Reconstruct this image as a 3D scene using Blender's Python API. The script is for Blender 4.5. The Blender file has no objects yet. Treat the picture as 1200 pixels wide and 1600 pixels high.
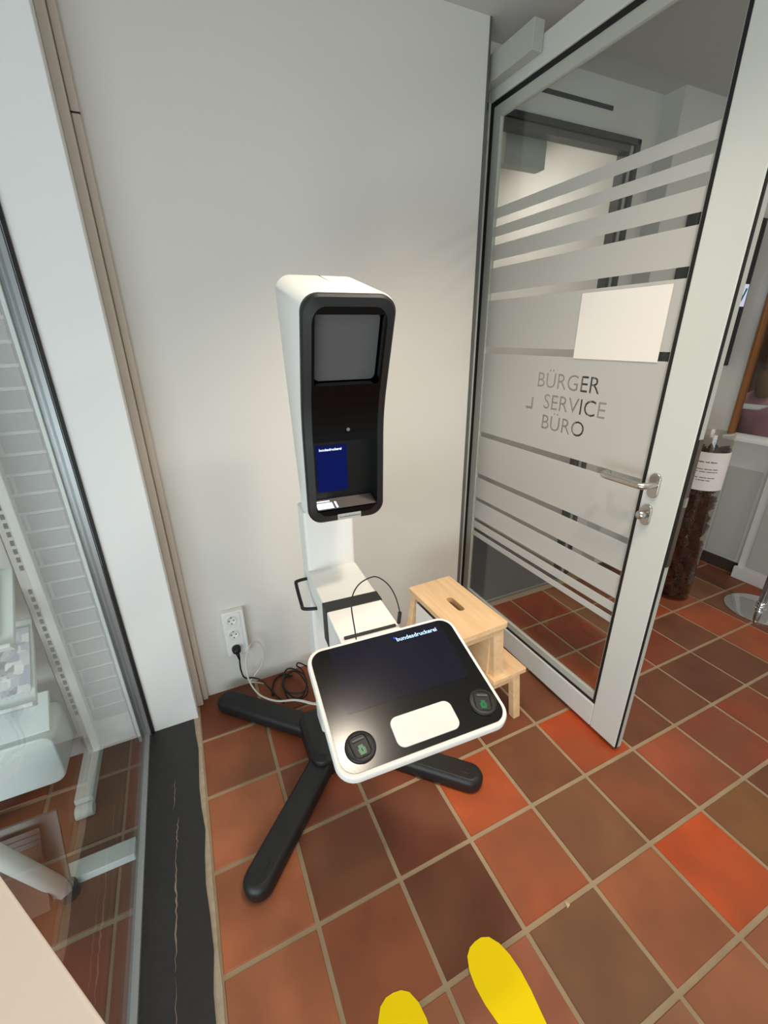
import bpy, bmesh, math, random
from mathutils import Vector, Matrix

# ------------------------------------------------------------------ camera, world, lights, exposure
scene = bpy.context.scene
COL = scene.collection
cam_data = bpy.data.cameras.new('camera')
cam = bpy.data.objects.new('camera', cam_data); COL.objects.link(cam)
cam_data.sensor_fit = 'VERTICAL'; cam_data.sensor_height = 24.0
cam_data.lens = 24.0 * 674.32 / 1600.0
cam_data.clip_start = 0.02; cam_data.clip_end = 100
cam.matrix_world = (Matrix.Translation((-0.5992, -0.6815, 1.4792)) @ Matrix.Rotation(math.radians(-24.690), 4, 'Z')
                    @ Matrix.Rotation(math.radians(67.718), 4, 'X') @ Matrix.Rotation(math.radians(-0.80), 4, 'Z'))
scene.camera = cam

world = bpy.data.worlds.new('daylight'); scene.world = world
world.use_nodes = True
bg = world.node_tree.nodes['Background']
bg.inputs[0].default_value = (0.86, 0.95, 1.0, 1); bg.inputs[1].default_value = 0.55

scene.view_settings.view_transform = 'Standard'
scene.view_settings.look = 'None'
scene.view_settings.exposure = 0.0
scene.view_settings.gamma = 1.0
scene.view_settings.use_curve_mapping = False

LAMPS = [  # ceiling downlights, some assumed, several added as unseen fill: x, y, radius, watts
    (-0.16, 0.12, 0.075, 46.0), (0.22, -0.32, 0.11, 126.0), (0.0, -0.80, 0.075, 70.0), (1.7, -1.35, 0.15, 16.0), (2.0, 0.15, 0.10, 1.5), (1.05, 1.75, 0.15, 6.0), (3.15, 0.9, 0.15, 5.0)]
# added fill area light: assumed daylight from behind the camera, no window built
wd = bpy.data.lights.new('added_daylight_fill', 'AREA'); wd.shape = 'RECTANGLE'; wd.size = 2.8; wd.size_y = 1.1; wd.energy = 72; wd.color = (0.88, 0.95, 1.0)
wo = bpy.data.objects.new('added_daylight_fill', wd); COL.objects.link(wo)
wo.location = (-2.3, -1.9, 0.48); wo.rotation_euler = (math.radians(90), 0, math.radians(-40))

# ------------------------------------------------------------------ helpers
rnd = random.Random(7)
def lin(c):
    c = c / 255.0
    return c / 12.92 if c <= 0.04045 else ((c + 0.055) / 1.055) ** 2.4
def rgb(r, g, b): return (lin(r), lin(g), lin(b), 1.0)

def mat(name, col, rough=0.5, metal=0.0, spec=0.5, noise=0.0, nscale=20.0, bump=0.0, bscale=200.0, emit=None, estr=0.0, coat=0.0, stretch=None):
    m = bpy.data.materials.new(name); m.use_nodes = True
    nt = m.node_tree; b = nt.nodes['Principled BSDF']
    b.inputs['Base Color'].default_value = col
    b.inputs['Roughness'].default_value = rough
    b.inputs['Metallic'].default_value = metal
    b.inputs['Specular IOR Level'].default_value = spec
    b.inputs['Coat Weight'].default_value = coat
    if emit:
        b.inputs['Emission Color'].default_value = emit; b.inputs['Emission Strength'].default_value = estr
    tc = nt.nodes.new('ShaderNodeTexCoord')
    src = tc.outputs['Object']
    if stretch:
        mp = nt.nodes.new('ShaderNodeMapping'); mp.inputs['Scale'].default_value = stretch
        nt.links.new(src, mp.inputs[0]); src = mp.outputs[0]
    if noise:
        n = nt.nodes.new('ShaderNodeTexNoise'); n.inputs['Scale'].default_value = nscale; n.inputs['Detail'].default_value = 5
        nt.links.new(src, n.inputs['Vector'])
        mr = nt.nodes.new('ShaderNodeMapRange'); mr.inputs[3].default_value = 1 - noise; mr.inputs[4].default_value = 1 + noise
        nt.links.new(n.outputs['Fac'], mr.inputs[0])
        mx = nt.nodes.new('ShaderNodeMix'); mx.data_type = 'RGBA'; mx.blend_type = 'MULTIPLY'; mx.inputs[0].default_value = 1
        mx.inputs[6].default_value = col
        nt.links.new(mr.outputs[0], mx.inputs[7]); nt.links.new(mx.outputs[2], b.inputs['Base Color'])
    if bump:
        n2 = nt.nodes.new('ShaderNodeTexNoise'); n2.inputs['Scale'].default_value = bscale; n2.inputs['Detail'].default_value = 3
        nt.links.new(src, n2.inputs['Vector'])
        bp = nt.nodes.new('ShaderNodeBump'); bp.inputs['Strength'].default_value = bump; bp.inputs['Distance'].default_value = 0.002
        nt.links.new(n2.outputs['Fac'], bp.inputs['Height']); nt.links.new(bp.outputs[0], b.inputs['Normal'])
    return m

def glass_mat(name, tint=(0.93, 0.96, 0.95, 1), ior=1.45, rough=0.0, refl=1.0):
    m = bpy.data.materials.new(name); m.use_nodes = True
    nt = m.node_tree; nt.nodes.clear()
    out = nt.nodes.new('ShaderNodeOutputMaterial'); mx = nt.nodes.new('ShaderNodeMixShader')
    tr = nt.nodes.new('ShaderNodeBsdfTransparent'); gl = nt.nodes.new('ShaderNodeBsdfGlossy'); lw = nt.nodes.new('ShaderNodeLayerWeight'); lw.inputs[0].default_value = 0.5; pw5 = nt.nodes.new('ShaderNodeMath'); pw5.operation = 'POWER'; pw5.inputs[1].default_value = 5.0
    fr = nt.nodes.new('ShaderNodeMapRange'); f0 = ((ior - 1) / (ior + 1)) ** 2; fr.inputs[3].default_value = f0; fr.inputs[4].default_value = 1.0
    nt.links.new(lw.outputs['Facing'], pw5.inputs[0]); nt.links.new(pw5.outputs[0], fr.inputs[0])
    tr.inputs[0].default_value = tint; gl.inputs['Roughness'].default_value = rough
    gl.inputs[0].default_value = (refl, refl, refl, 1)
    nt.links.new(fr.outputs[0], mx.inputs[0]); nt.links.new(tr.outputs[0], mx.inputs[1]); nt.links.new(gl.outputs[0], mx.inputs[2])
    nt.links.new(mx.outputs[0], out.inputs[0])
    return m

def film_mat(name):
    m = bpy.data.materials.new(name); m.use_nodes = True
    nt = m.node_tree; nt.nodes.clear()
    out = nt.nodes.new('ShaderNodeOutputMaterial')
    d = nt.nodes.new('ShaderNodeBsdfDiffuse'); t = nt.nodes.new('ShaderNodeBsdfTranslucent'); tr = nt.nodes.new('ShaderNodeBsdfTransparent')
    d.inputs[0].default_value = (0.74, 0.73, 0.70, 1); t.inputs[0].default_value = (0.82, 0.82, 0.80, 1)
    a = nt.nodes.new('ShaderNodeMixShader'); a.inputs[0].default_value = 0.5
    b = nt.nodes.new('ShaderNodeMixShader'); b.inputs[0].default_value = 0.06
    nt.links.new(d.outputs[0], a.inputs[1]); nt.links.new(t.outputs[0], a.inputs[2])
    nt.links.new(a.outputs[0], b.inputs[1]); nt.links.new(tr.outputs[0], b.inputs[2]); nt.links.new(b.outputs[0], out.inputs[0])
    return m

class MB:
    def __init__(s): s.v = []; s.f = []
    def add(s, v, f):
        o = len(s.v); s.v += [tuple(p) for p in v]; s.f += [tuple(i + o for i in q) for q in f]; return s
    def box(s, x0, x1, y0, y1, z0, z1, M=None):
        v = [Vector((x, y, z)) for z in (z0, z1) for y in (y0, y1) for x in (x0, x1)]
        if M is not None: v = [M @ p for p in v]
        return s.add(v, [(0, 2, 3, 1), (4, 5, 7, 6), (0, 1, 5, 4), (2, 6, 7, 3), (0, 4, 6, 2), (1, 3, 7, 5)])
    def prism(s, pts, axis, a0, a1, M=None):          # polygon pts in the two other axes
        def P(p, a):
            q = {'x': (a, p[0], p[1]), 'y': (p[0], a, p[1]), 'z': (p[0], p[1], a)}[axis]
            return Vector(q) if M is None else M @ Vector(q)
        n = len(pts)
        v = [P(p, a0) for p in pts] + [P(p, a1) for p in pts]
        return s.add(v, [tuple(range(n))[::-1], tuple(range(n, 2 * n))] + [(i, (i + 1) % n, n + (i + 1) % n, n + i) for i in range(n)])
    def tube(s, pts, r, n=8, closed=False, caps=True):
        pts = [Vector(p) for p in pts]; m = len(pts); rs = r if isinstance(r, (list, tuple)) else [r] * m
        up = None; v = []
        for i, p in enumerate(pts):
            if closed: t = pts[(i + 1) % m] - pts[i - 1]
            else: t = pts[min(i + 1, m - 1)] - pts[max(i - 1, 0)]
            t.normalize()
            if up is None:
                up = t.orthogonal().normalized()
            up = (up - t * up.dot(t)).normalized(); w = t.cross(up)
            v += [p + (up * math.cos(2 * math.pi * k / n) + w * math.sin(2 * math.pi * k / n)) * rs[i] for k in range(n)]
        f = []
        for i in range(m if closed else m - 1):
            j = (i + 1) % m
            f += [(i * n + k, i * n + (k + 1) % n, j * n + (k + 1) % n, j * n + k) for k in range(n)]
        if not closed and caps: f += [tuple(range(n))[::-1], tuple(range((m - 1) * n, m * n))]
        return s.add(v, f)
    def lathe(s, prof, n=24, M=None):                  # prof (r, z) from bottom to top
        v = []
        for r, z in prof:
            for k in range(n):
                p = Vector((r * math.cos(2 * math.pi * k / n), r * math.sin(2 * math.pi * k / n), z)); v.append(M @ p if M is not None else p)
        f = [(i * n + k, i * n + (k + 1) % n, (i + 1) * n + (k + 1) % n, (i + 1) * n + k) for i in range(len(prof) - 1) for k in range(n)]
        f += [tuple(range(n))[::-1], tuple(range((len(prof) - 1) * n, len(prof) * n))]
        return s.add(v, f)
    def mesh(s, name, m=None, smooth=False):
        me = bpy.data.meshes.new(name); me.from_pydata(s.v, [], s.f); me.validate(); me.update()
        bm = bmesh.new(); bm.from_mesh(me); bmesh.ops.recalc_face_normals(bm, faces=bm.faces); bm.to_mesh(me); bm.free()
        if m: me.materials.append(m)
        if smooth:
            for p in me.polygons: p.use_smooth = True
        return me
    def build(s, name, m, parent=None, bevel=0, seg=2, smooth=False):
        o = bpy.data.objects.new(name, s.mesh(name, m, smooth)); COL.objects.link(o)
        if parent: o.parent = parent
        if bevel:
            b = o.modifiers.new('bevel', 'BEVEL'); b.width = bevel; b.segments = seg; b.limit_method = 'ANGLE'; b.angle_limit = 0.6
        if smooth or bevel:
            for p in o.data.polygons: p.use_smooth = True
            if not smooth:
                w = o.modifiers.new('wn', 'WEIGHTED_NORMAL'); w.keep_sharp = True
        return o

def BX(name, x0, x1, y0, y1, z0, z1, m, parent=None, bevel=0):
    return MB().box(x0, x1, y0, y1, z0, z1).build(name, m, parent, bevel)
def tag(o, label, cat, group=None):
    o['label'] = label; o['category'] = cat
    if group: o['group'] = group
    return o
def struct(o, label=None):
    o['kind'] = 'structure'
    if label: o['label'] = label
    return o
def thing(name, loc, rz, label, cat, group=None):
    o = bpy.data.objects.new(name, None); COL.objects.link(o)
    o.location = loc; o.rotation_euler = (0, 0, rz); o.empty_display_size = 0.1
    return tag(o, label, cat, group)
def add(name, me, parent):
    o = bpy.data.objects.new(name, me); COL.objects.link(o); o.parent = parent; return o
def spline(P, n=8):
    P = [Vector(p) for p in P]; out = []
    for i in range(len(P) - 1):
        a, b, c, d = P[max(i - 1, 0)], P[i], P[i + 1], P[min(i + 2, len(P) - 1)]
        for k in range(n):
            t = k / n
            out.append(0.5 * ((2 * b) + (c - a) * t + (2 * a - 5 * b + 4 * c - d) * t * t + (3 * b - a - 3 * c + d) * t ** 3))
    out.append(P[-1]); return out
def rrect(w, h, r, n=6):                                # rounded rectangle outline, counter-clockwise
    pts = []
    for cx, cy, a0 in ((w / 2 - r, h / 2 - r, 0), (-w / 2 + r, h / 2 - r, 90), (-w / 2 + r, -h / 2 + r, 180), (w / 2 - r, -h / 2 + r, 270)):
        for k in range(n + 1):
            a = math.radians(a0 + 90 * k / n); pts.append((cx + r * math.cos(a), cy + r * math.sin(a)))
    return pts
def text_mesh(name, body, size, m, M, align='LEFT', extrude=0.0, parent=None, bold=0.0):
    cu = bpy.data.curves.new(name, 'FONT'); cu.body = body; cu.size = size; cu.align_x = align; cu.extrude = extrude; cu.offset = bold
    cu.resolution_u = 3
    t = bpy.data.objects.new(name + '_tmp', cu); COL.objects.link(t)
    dg = bpy.context.evaluated_depsgraph_get()
    me = bpy.data.meshes.new_from_object(t.evaluated_get(dg))
    bpy.data.objects.remove(t); bpy.data.curves.remove(cu)
    me.transform(M); me.materials.clear()
    if m: me.materials.append(m)
    me.name = name
    o = bpy.data.objects.new(name, me); COL.objects.link(o)
    if parent: o.parent = parent
    return o

# ------------------------------------------------------------------ materials
wall_m = mat('wall_paint', rgb(218, 216, 211), 0.75, noise=0.015, nscale=3, bump=0.12, bscale=120)
ceil_m = mat('ceiling_paint', rgb(196, 195, 192), 0.85, noise=0.01)
col_m = mat('column_white', rgb(240, 242, 242), 0.55)
trim_m = mat('trim_beige', rgb(205, 194, 182), 0.6)
grout_m = mat('grout', rgb(166, 146, 118), 0.9, noise=0.25, nscale=9)
stone_m = mat('black_stone', rgb(38, 37, 38), 0.45, noise=0.35, nscale=35, bump=0.1)
mortar_m = mat('mortar_edge', rgb(170, 155, 135), 0.9, noise=0.3, nscale=40, bump=0.8, bscale=60)
alu_m = mat('aluminium', rgb(165, 168, 170), 0.35, metal=0.6)
rubber_m = mat('black_rubber', rgb(14, 14, 15), 0.6)
glass_m = glass_mat('window_glass')
glass_dm = glass_mat('door_glass', (0.90, 0.92, 0.91, 1))
film_m = film_mat('frosted_film')
door_m = mat('door_white', rgb(205, 207, 202), 0.4)
bead_m = mat('glazing_bead', rgb(178, 180, 172), 0.45)
frame_m = mat('frame_grey', rgb(92, 92, 90), 0.5)
dframe_m = mat('frame_dark', rgb(52, 53, 52), 0.5)
steel_m = mat('brushed_steel', rgb(196, 192, 186), 0.28, metal=1.0)
chrome_m = mat('chrome', rgb(225, 225, 225), 0.06, metal=1.0)
kwhite_m = mat('kiosk_white', rgb(244, 243, 239), 0.42, bump=0.05, bscale=500)
kblack_m = mat('kiosk_black', rgb(24, 24, 25), 0.45, bump=0.15, bscale=700)
gloss_m = mat('black_gloss', rgb(5, 5, 6), 0.12)
bglass_m = mat('tablet_glass', rgb(7, 7, 9), 0.2, spec=0.55)
screen_m = mat('tablet_screen', rgb(12, 12, 24), 0.2, noise=0.3, nscale=25, emit=rgb(16, 16, 44), estr=0.25)
lpanel_m = mat('grey_light_panel', rgb(92, 92, 94), 0.5, noise=0.06, nscale=12)
blue_m = mat('blue_screen', rgb(1, 4, 26), 0.3, spec=0.15, emit=rgb(2, 20, 92), estr=0.75)
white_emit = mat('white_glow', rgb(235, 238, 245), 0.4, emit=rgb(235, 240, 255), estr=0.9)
pale_emit = mat('pale_blue_letters', rgb(170, 200, 240), 0.4, emit=rgb(150, 190, 245), estr=0.8)
blue_emit = mat('blue_mark', rgb(40, 40, 200), 0.4, emit=rgb(40, 40, 220), estr=0.8)
pad_m = mat('fingerprint_pad', rgb(240, 239, 236), 0.3, noise=0.02, nscale=80)
green_m = mat('green_sensor', rgb(16, 84, 50), 0.35, noise=0.5, nscale=260, emit=rgb(20, 120, 66), estr=0.45)
dark_ink = mat('dark_ink', rgb(45, 45, 48), 0.7)
grey_ink = mat('grey_ink', rgb(110, 106, 104), 0.8)
paper_m = mat('paper', rgb(238, 232, 226), 0.7)
label_m = mat('silver_label', rgb(185, 184, 182), 0.45)
yellow_m = mat('yellow_vinyl', rgb(255, 222, 2), 0.6, spec=0.15)
tcream_m = mat('cream_laminate', rgb(230, 218, 206), 0.5, noise=0.02, nscale=300)
bakelite_m = mat('socket_white', rgb(236, 236, 234), 0.35)
cable_m = mat('cable_black', rgb(16, 16, 17), 0.5)
wcable_m = mat('cable_white', rgb(214, 212, 206), 0.45)
matgrey_m = mat('door_mat', rgb(92, 92, 94), 0.95, noise=0.25, nscale=160, bump=0.6, bscale=400)
brick_m = mat('painted_brick', rgb(104, 102, 102), 0.7, noise=0.08, nscale=15, bump=0.4, bscale=60)
bmortar_m = mat('brick_mortar', rgb(172, 170, 168), 0.8, noise=0.04, nscale=30)
rack_m = mat('rack_white', rgb(214, 222, 220), 0.45)
rackgrey_m = mat('rack_post', rgb(170, 166, 160), 0.5)
hole_m = mat('slot_dark', rgb(40, 40, 42), 0.8)
acryl_m = glass_mat('clear_acrylic', (0.90, 0.88, 0.85, 1), 1.42)
cone_m = mat('pine_cone_scale', rgb(92, 56, 36), 0.8, noise=0.5, nscale=40)
base_dark = mat('dark_skirting', rgb(66, 52, 44), 0.5)
wood_frame = mat('oak_frame', rgb(142, 92, 48), 0.5, noise=0.25, nscale=12, stretch=(6, 6, 0.6))
tv_m = mat('tv_black', rgb(14, 14, 15), 0.3)
pink_m = mat('pink_shirt', rgb(206, 138, 152), 0.85, noise=0.08, nscale=14)
hair_m = mat('blond_hair', rgb(132, 96, 60), 0.7, noise=0.35, nscale=30, stretch=(6, 6, 1))
skin_m = mat('skin', rgb(205, 155, 130), 0.6)
office_m = mat('office_brown', rgb(92, 66, 50), 0.9, noise=0.3, nscale=8)
panelg_m = mat('cabinet_panel_grey', rgb(190, 188, 182), 0.6)
lampw_m = mat('lamp_disc', rgb(255, 240, 215), 0.5, emit=(1.0, 0.86, 0.68, 1), estr=6.0)

def wood_mat():
    m = mat('birch', rgb(226, 182, 128), 0.5)
    nt = m.node_tree; b = nt.nodes['Principled BSDF']; tc = nt.nodes['Texture Coordinate']
    mp = nt.nodes.new('ShaderNodeMapping'); mp.inputs['Scale'].default_value = (14, 1.2, 14); nt.links.new(tc.outputs['Object'], mp.inputs[0])
    n = nt.nodes.new('ShaderNodeTexNoise'); n.inputs['Scale'].default_value = 3; n.inputs['Detail'].default_value = 6; n.inputs['Distortion'].default_value = 0.6
    nt.links.new(mp.outputs[0], n.inputs['Vector'])
    cr = nt.nodes.new('ShaderNodeValToRGB'); cr.color_ramp.elements[0].position = 0.3; cr.color_ramp.elements[0].color = rgb(224, 184, 138)
    cr.color_ramp.elements[1].position = 0.7; cr.color_ramp.elements[1].color = rgb(238, 205, 162)
    nt.links.new(n.outputs['Fac'], cr.inputs[0]); nt.links.new(cr.outputs[0], b.inputs['Base Color'])
    return m
birch_m = wood_mat()

def tile_mat():                                          # colour of each tile comes from the object itself
    m = bpy.data.materials.new('quarry_tile'); m.use_nodes = True
    nt = m.node_tree; b = nt.nodes['Principled BSDF']
    oi = nt.nodes.new('ShaderNodeObjectInfo'); tc = nt.nodes.new('ShaderNodeTexCoord')
    ad = nt.nodes.new('ShaderNodeVectorMath'); ad.operation = 'ADD'
    mu = nt.nodes.new('ShaderNodeVectorMath'); mu.operation = 'SCALE'; mu.inputs[3].default_value = 0.9
    nt.links.new(tc.outputs['Object'], ad.inputs[0]); nt.links.new(oi.outputs['Location'], mu.inputs[0]); nt.links.new(mu.outputs[0], ad.inputs[1])
    n = nt.nodes.new('ShaderNodeTexNoise'); n.inputs['Scale'].default_value = 5; n.inputs['Detail'].default_value = 6; nt.links.new(ad.outputs[0], n.inputs['Vector'])
    n2 = nt.nodes.new('ShaderNodeTexNoise'); n2.inputs['Scale'].default_value = 90; n2.inputs['Detail'].default_value = 4; nt.links.new(ad.outputs[0], n2.inputs['Vector'])
    mr = nt.nodes.new('ShaderNodeMapRange'); mr.inputs[1].default_value = 0.3; mr.inputs[2].default_value = 0.7; mr.inputs[3].default_value = 0.78; mr.inputs[4].default_value = 1.2
    nt.links.new(n.outputs['Fac'], mr.inputs[0])
    mx = nt.nodes.new('ShaderNodeMix'); mx.data_type = 'RGBA'; mx.blend_type = 'MULTIPLY'; mx.inputs[0].default_value = 1
    nt.links.new(oi.outputs['Color'], mx.inputs[6]); nt.links.new(mr.outputs[0], mx.inputs[7])
    n3 = nt.nodes.new('ShaderNodeTexNoise'); n3.inputs['Scale'].default_value = 3.2; n3.inputs['Detail'].default_value = 2; nt.links.new(ad.outputs[0], n3.inputs['Vector'])
    m3 = nt.nodes.new('ShaderNodeMapRange'); m3.inputs[1].default_value = 0.42; m3.inputs[2].default_value = 0.68; m3.inputs[4].default_value = 0.62; nt.links.new(n3.outputs['Fac'], m3.inputs[0])
    bx = nt.nodes.new('ShaderNodeMix'); bx.data_type = 'RGBA'; bx.inputs[7].default_value = rgb(120, 78, 54)      # fired brown clouding
    nt.links.new(m3.outputs[0], bx.inputs[0]); nt.links.new(mx.outputs[2], bx.inputs[6]); nt.links.new(bx.outputs[2], b.inputs['Base Color'])
    rr = nt.nodes.new('ShaderNodeMapRange'); rr.inputs[3].default_value = 0.36; rr.inputs[4].default_value = 0.6
    nt.links.new(n2.outputs['Fac'], rr.inputs[0]); nt.links.new(rr.outputs[0], b.inputs['Roughness'])
    b.inputs['Specular IOR Level'].default_value = 0.32
    bp = nt.nodes.new('ShaderNodeBump'); bp.inputs['Strength'].default_value = 0.12; bp.inputs['Distance'].default_value = 0.002
    nt.links.new(n2.outputs['Fac'], bp.inputs['Height']); nt.links.new(bp.outputs[0], b.inputs['Normal'])
    return m
tile_m = tile_mat()

# ------------------------------------------------------------------ setting: floor with tiles
P = 0.25; G = 0.013
floor = struct(BX('floor', -3.0, 4.2, -2.6, 2.6, -0.06, -0.004, grout_m), 'red brown quarry tile floor with pale grout')
KNOWN = {(0, 0): (152, 82, 56), (1, 0): (116, 82, 60), (2, 0): (124, 74, 50), (3, 0): (146, 78, 56), (4, 0): (130, 66, 50), (5, 0): (130, 66, 46),
 (2, 1): (186, 80, 38), (1, 1): (148, 90, 64), (0, 1): (114, 82, 62), (3, 1): (126, 90, 58), (-1, 0): (92, 50, 36), (0, -1): (168, 82, 48),
 (1, -1): (112, 74, 54), (2, -1): (172, 74, 40), (3, -1): (108, 66, 48), (4, -1): (104, 64, 48), (5, -1): (98, 60, 46), (6, -1): (104, 66, 50),
 (-1, -1): (100, 54, 38), (-2, -1): (112, 66, 48), (-2, -2): (130, 72, 52), (-2, 0): (136, 80, 58), (-3, -1): (168, 102, 74), (-3, 0): (154, 96, 70),
 (-3, 1): (160, 108, 82), (-3, -2): (164, 102, 76), (-3, -3): (132, 80, 58), (-3, -4): (108, 62, 46), (-1, 1): (150, 92, 72), (-2, 1): (146, 92, 70),
 (1, 2): (140, 90, 68), (2, 2): (150, 94, 72), (0, 2): (136, 96, 76), (-1, -2): (120, 66, 48), (0, -2): (118, 68, 50), (1, -2): (112, 66, 50),
 (3, -3): (130, 66, 46), (4, -3): (140, 68, 48), (3, -4): (136, 66, 46), (4, -4): (146, 66, 44), (5, -2): (128, 62, 44), (4, -2): (134, 66, 46)}
PAL = [(124, 70, 50), (140, 76, 52), (112, 70, 52), (150, 80, 54), (130, 66, 46), (118, 80, 58), (160, 78, 46), (104, 64, 48)]
tb = MB(); t0, b0 = (P - G) / 2 - 0.002, (P - G) / 2
top = [(-t0, -t0, 0), (t0, -t0, 0), (t0, t0, 0), (-t0, t0, 0)]; low = [(-b0, -b0, -0.003), (b0, -b0, -0.003), (b0, b0, -0.003), (-b0, b0, -0.003)]
bot = [(x, y, -0.012) for x, y, z in low]
tb.add(top + low + bot, [(0, 1, 2, 3)] + [(4 + i, 4 + (i + 1) % 4, (i + 1) % 4, i) for i in range(4)] + [(8 + i, 8 + (i + 1) % 4, 4 + (i + 1) % 4, 4 + i) for i in range(4)])
tile_me = tb.mesh('tile', tile_m)
for j in range(-4, 6):
    for i in range(-8, 13):
        o = add('tile', tile_me, floor)
        o.location = ((i + 0.5) * P, -(j + 0.5) * P, 0)
        if i == -4: o.scale = (0.2, 1, 1); o.location[0] = -0.974      # cut tiles beside the threshold
        c = KNOWN.get((i, j)) or rnd.choice(PAL)
        k = 1.12
        o.color = (lin(c[0]) * k, lin(c[1]) * k * 0.93, lin(c[2]) * k * 0.78, 1)
        o.rotation_euler[2] = (rnd.choice((0, 1, 2, 3)) if i != -4 else 0) * math.pi / 2

# threshold stone under the glass wall
thr = MB(); n = 40
def edge(i): return -0.766 + 0.004 * math.sin(i * 1.7) + rnd.uniform(-0.003, 0.003)
E1 = [(edge(i), -2.4 + i * (0.885 + 2.4) / n) for i in range(n + 1)]
pts = [(-0.935, -2.4)] + E1 + [(-0.935, 0.885)]
struct(thr.prism(pts, 'z', -0.02, 0.004).build('trim_1', stone_m), 'black natural stone threshold strip along the glass wall')
mo = MB()
pts2 = [(x - 0.004, y) for x, y in E1] + [(-0.748 + rnd.uniform(-0.004, 0.003), y) for x, y in E1][::-1]
struct(mo.prism(pts2, 'z', -0.02, 0.0015).build('trim_2', mortar_m), 'rough pale mortar joint beside the black threshold')
vein = MB()                                              # pale broken crack in the stone
def crackle(y0, y1, x0, x1, w, n=14):
    P_ = []
    for i in range(n + 1):
        t = i / n; P_.append((x0 + (x1 - x0) * t + rnd.uniform(-0.0025, 0.0025), y0 + (y1 - y0) * t, w * (0.3 + math.sin(math.pi * t)) * rnd.uniform(0.5, 1.2)))
    vein.prism([(x + q / 2, y) for x, y, q in P_] + [(x - q / 2, y) for x, y, q in P_[::-1]], 'z', 0.0035, 0.0045)
crackle(0.62, 0.50, -0.846, -0.852, 0.0016); crackle(0.47, 0.36, -0.838, -0.846, 0.0022); crackle(0.36, 0.06, -0.846, -0.852, 0.0034, 22); crackle(0.05, -0.3, -0.853, -0.851, 0.0014, 18)
vein.build('stone_vein', mat('vein_pale', rgb(140, 122, 104), 0.8, noise=0.4, nscale=60), bpy.data.objects['trim_1'])

# walls
struct(BX('wall_back', -0.76, 0.60, 0.99, 1.17, 0, 2.52, wall_m), 'white plastered back wall')
struct(BX('wall_beyond_doorway', 1.545, 1.68, 1.10, 1.25, 0, 2.295, wall_m), 'white wall strip right of the doorway')
struct(BX('wall_lintel', 0.60, 1.68, 1.10, 1.25, 2.295, 2.52, wall_m), 'white wall above the doorway')
struct(BX('wall_pillar', 1.68, 2.56, 1.0, 1.25, 0, 2.52, wall_m), 'white wall pier carrying the black screen')
struct(BX('ceiling', -3.0, 4.2, -1.75, 2.6, 2.49, 2.56, ceil_m), 'grey white ceiling')
# column at the left of the back wall
struct(BX('wall_column', -0.918, -0.752, 0.88, 1.17, 0.0, 2.52, col_m, bevel=0.003), 'white boxed column between glass wall and back wall')
struct(BX('trim_3', -0.752, -0.728, 0.945, 0.99, 0, 2.49, trim_m, bevel=0.003), 'beige upright moulding beside the column')
struct(BX('trim_4', -0.727, -0.706, 0.972, 0.99, 0, 2.49, trim_m, bevel=0.003), 'narrow beige upright moulding against the back wall')
BX('joint', -0.7285, -0.7055, 0.9712, 0.98, 2.03, 2.034, hole_m, bpy.data.objects['trim_4'])

# glass wall on the left
gw = thing('glass_wall', (-0.945, 0, 0), 0, 'large clear floor to ceiling glass wall left of the black threshold', 'glass wall')
BX('pane', -0.004, 0.004, -2.4, 0.868, 0.012, 2.47, glass_m, gw)
BX('bottom_rail', -0.010, 0.012, -2.4, 0.868, 0.0, 0.016, alu_m, gw)
BX('mullion', -0.018, 0.016, 0.868, 0.884, 0.0, 2.47, alu_m, gw)
BX('mullion_cap', -0.027, -0.017, 0.856, 0.886, 0.0, 2.47, rack_m, gw)
BX('gasket', 0.019, 0.0275, 0.872, 0.8805, 0.0, 2.47, rubber_m, gw)

# painted brick wall beyond the glass
bw = struct(BX('wall_left', -2.6, -0.985, 0.905, 1.1, 0, 2.49, bmortar_m), 'pale painted brick wall beyond the glass')
bl, bh, bgap = 0.205, 0.0505, 0.011
brick_me = MB().box(-bl / 2, bl / 2, -0.005, 0.02, -bh / 2, bh / 2).mesh('brick', brick_m)
half_me = MB().box(-0.048, 0.048, -0.005, 0.02, -bh / 2, bh / 2).mesh('brick_half', brick_m)
nb = 0
for r in range(2, 39):
    z = 0.03 + r * (bh + bgap)
    x = -0.99 if r % 2 else -0.99 - 0.0
    first = True
    while x > -1.85:
        if first and r % 2:
            o = add('brick', half_me, bw); o.location = (x - 0.048, 0.905, z); x -= 0.096 + bgap
        else:
            o = add('brick', brick_me, bw); o.location = (x - bl / 2, 0.905, z); x -= bl + bgap
        first = False
struct(BX('baseboard_left', -2.6, -0.985, 0.897, 0.905, 0, 0.13, bmortar_m), 'smooth white wall foot below the painted bricks')

# right hand wall with the service window
wr = struct(BX('wall_right', 2.52, 2.56, -2.0, 1.0, 0, 0.87, wall_m), 'low white wall under the service window')
struct(BX('wall_right_pier', 2.52, 2.56, 0.865, 1.0, 0.87, 2.49, wall_m), 'white wall between screen and wooden window frame')
struct(BX('wall_right_top', 2.52, 2.56, -2.0, 0.865, 2.2, 2.49, wall_m), 'white wall above the service window')
BX('wall_panel', 2.512, 2.52, 0.615, 0.80, 0.09, 0.68, panelg_m, wr, bevel=0.003)
BX('wall_panel', 2.47, 2.478, 0.30, 0.53, 0.09, 0.68, panelg_m, wr, bevel=0.003)
BX('pilaster', 2.478, 2.52, -2.0, 0.575, 0.0, 0.86, wall_m, wr)
struct(BX('baseboard_right', 2.508, 2.52, 0.575, 1.0, 0, 0.075, base_dark), 'dark brown skirting below the grey wall panel')
struct(BX('baseboard_right_white', 2.458, 2.478, -2.0, 0.585, 0, 0.075, wall_m), 'white skirting block of the pilaster')
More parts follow.
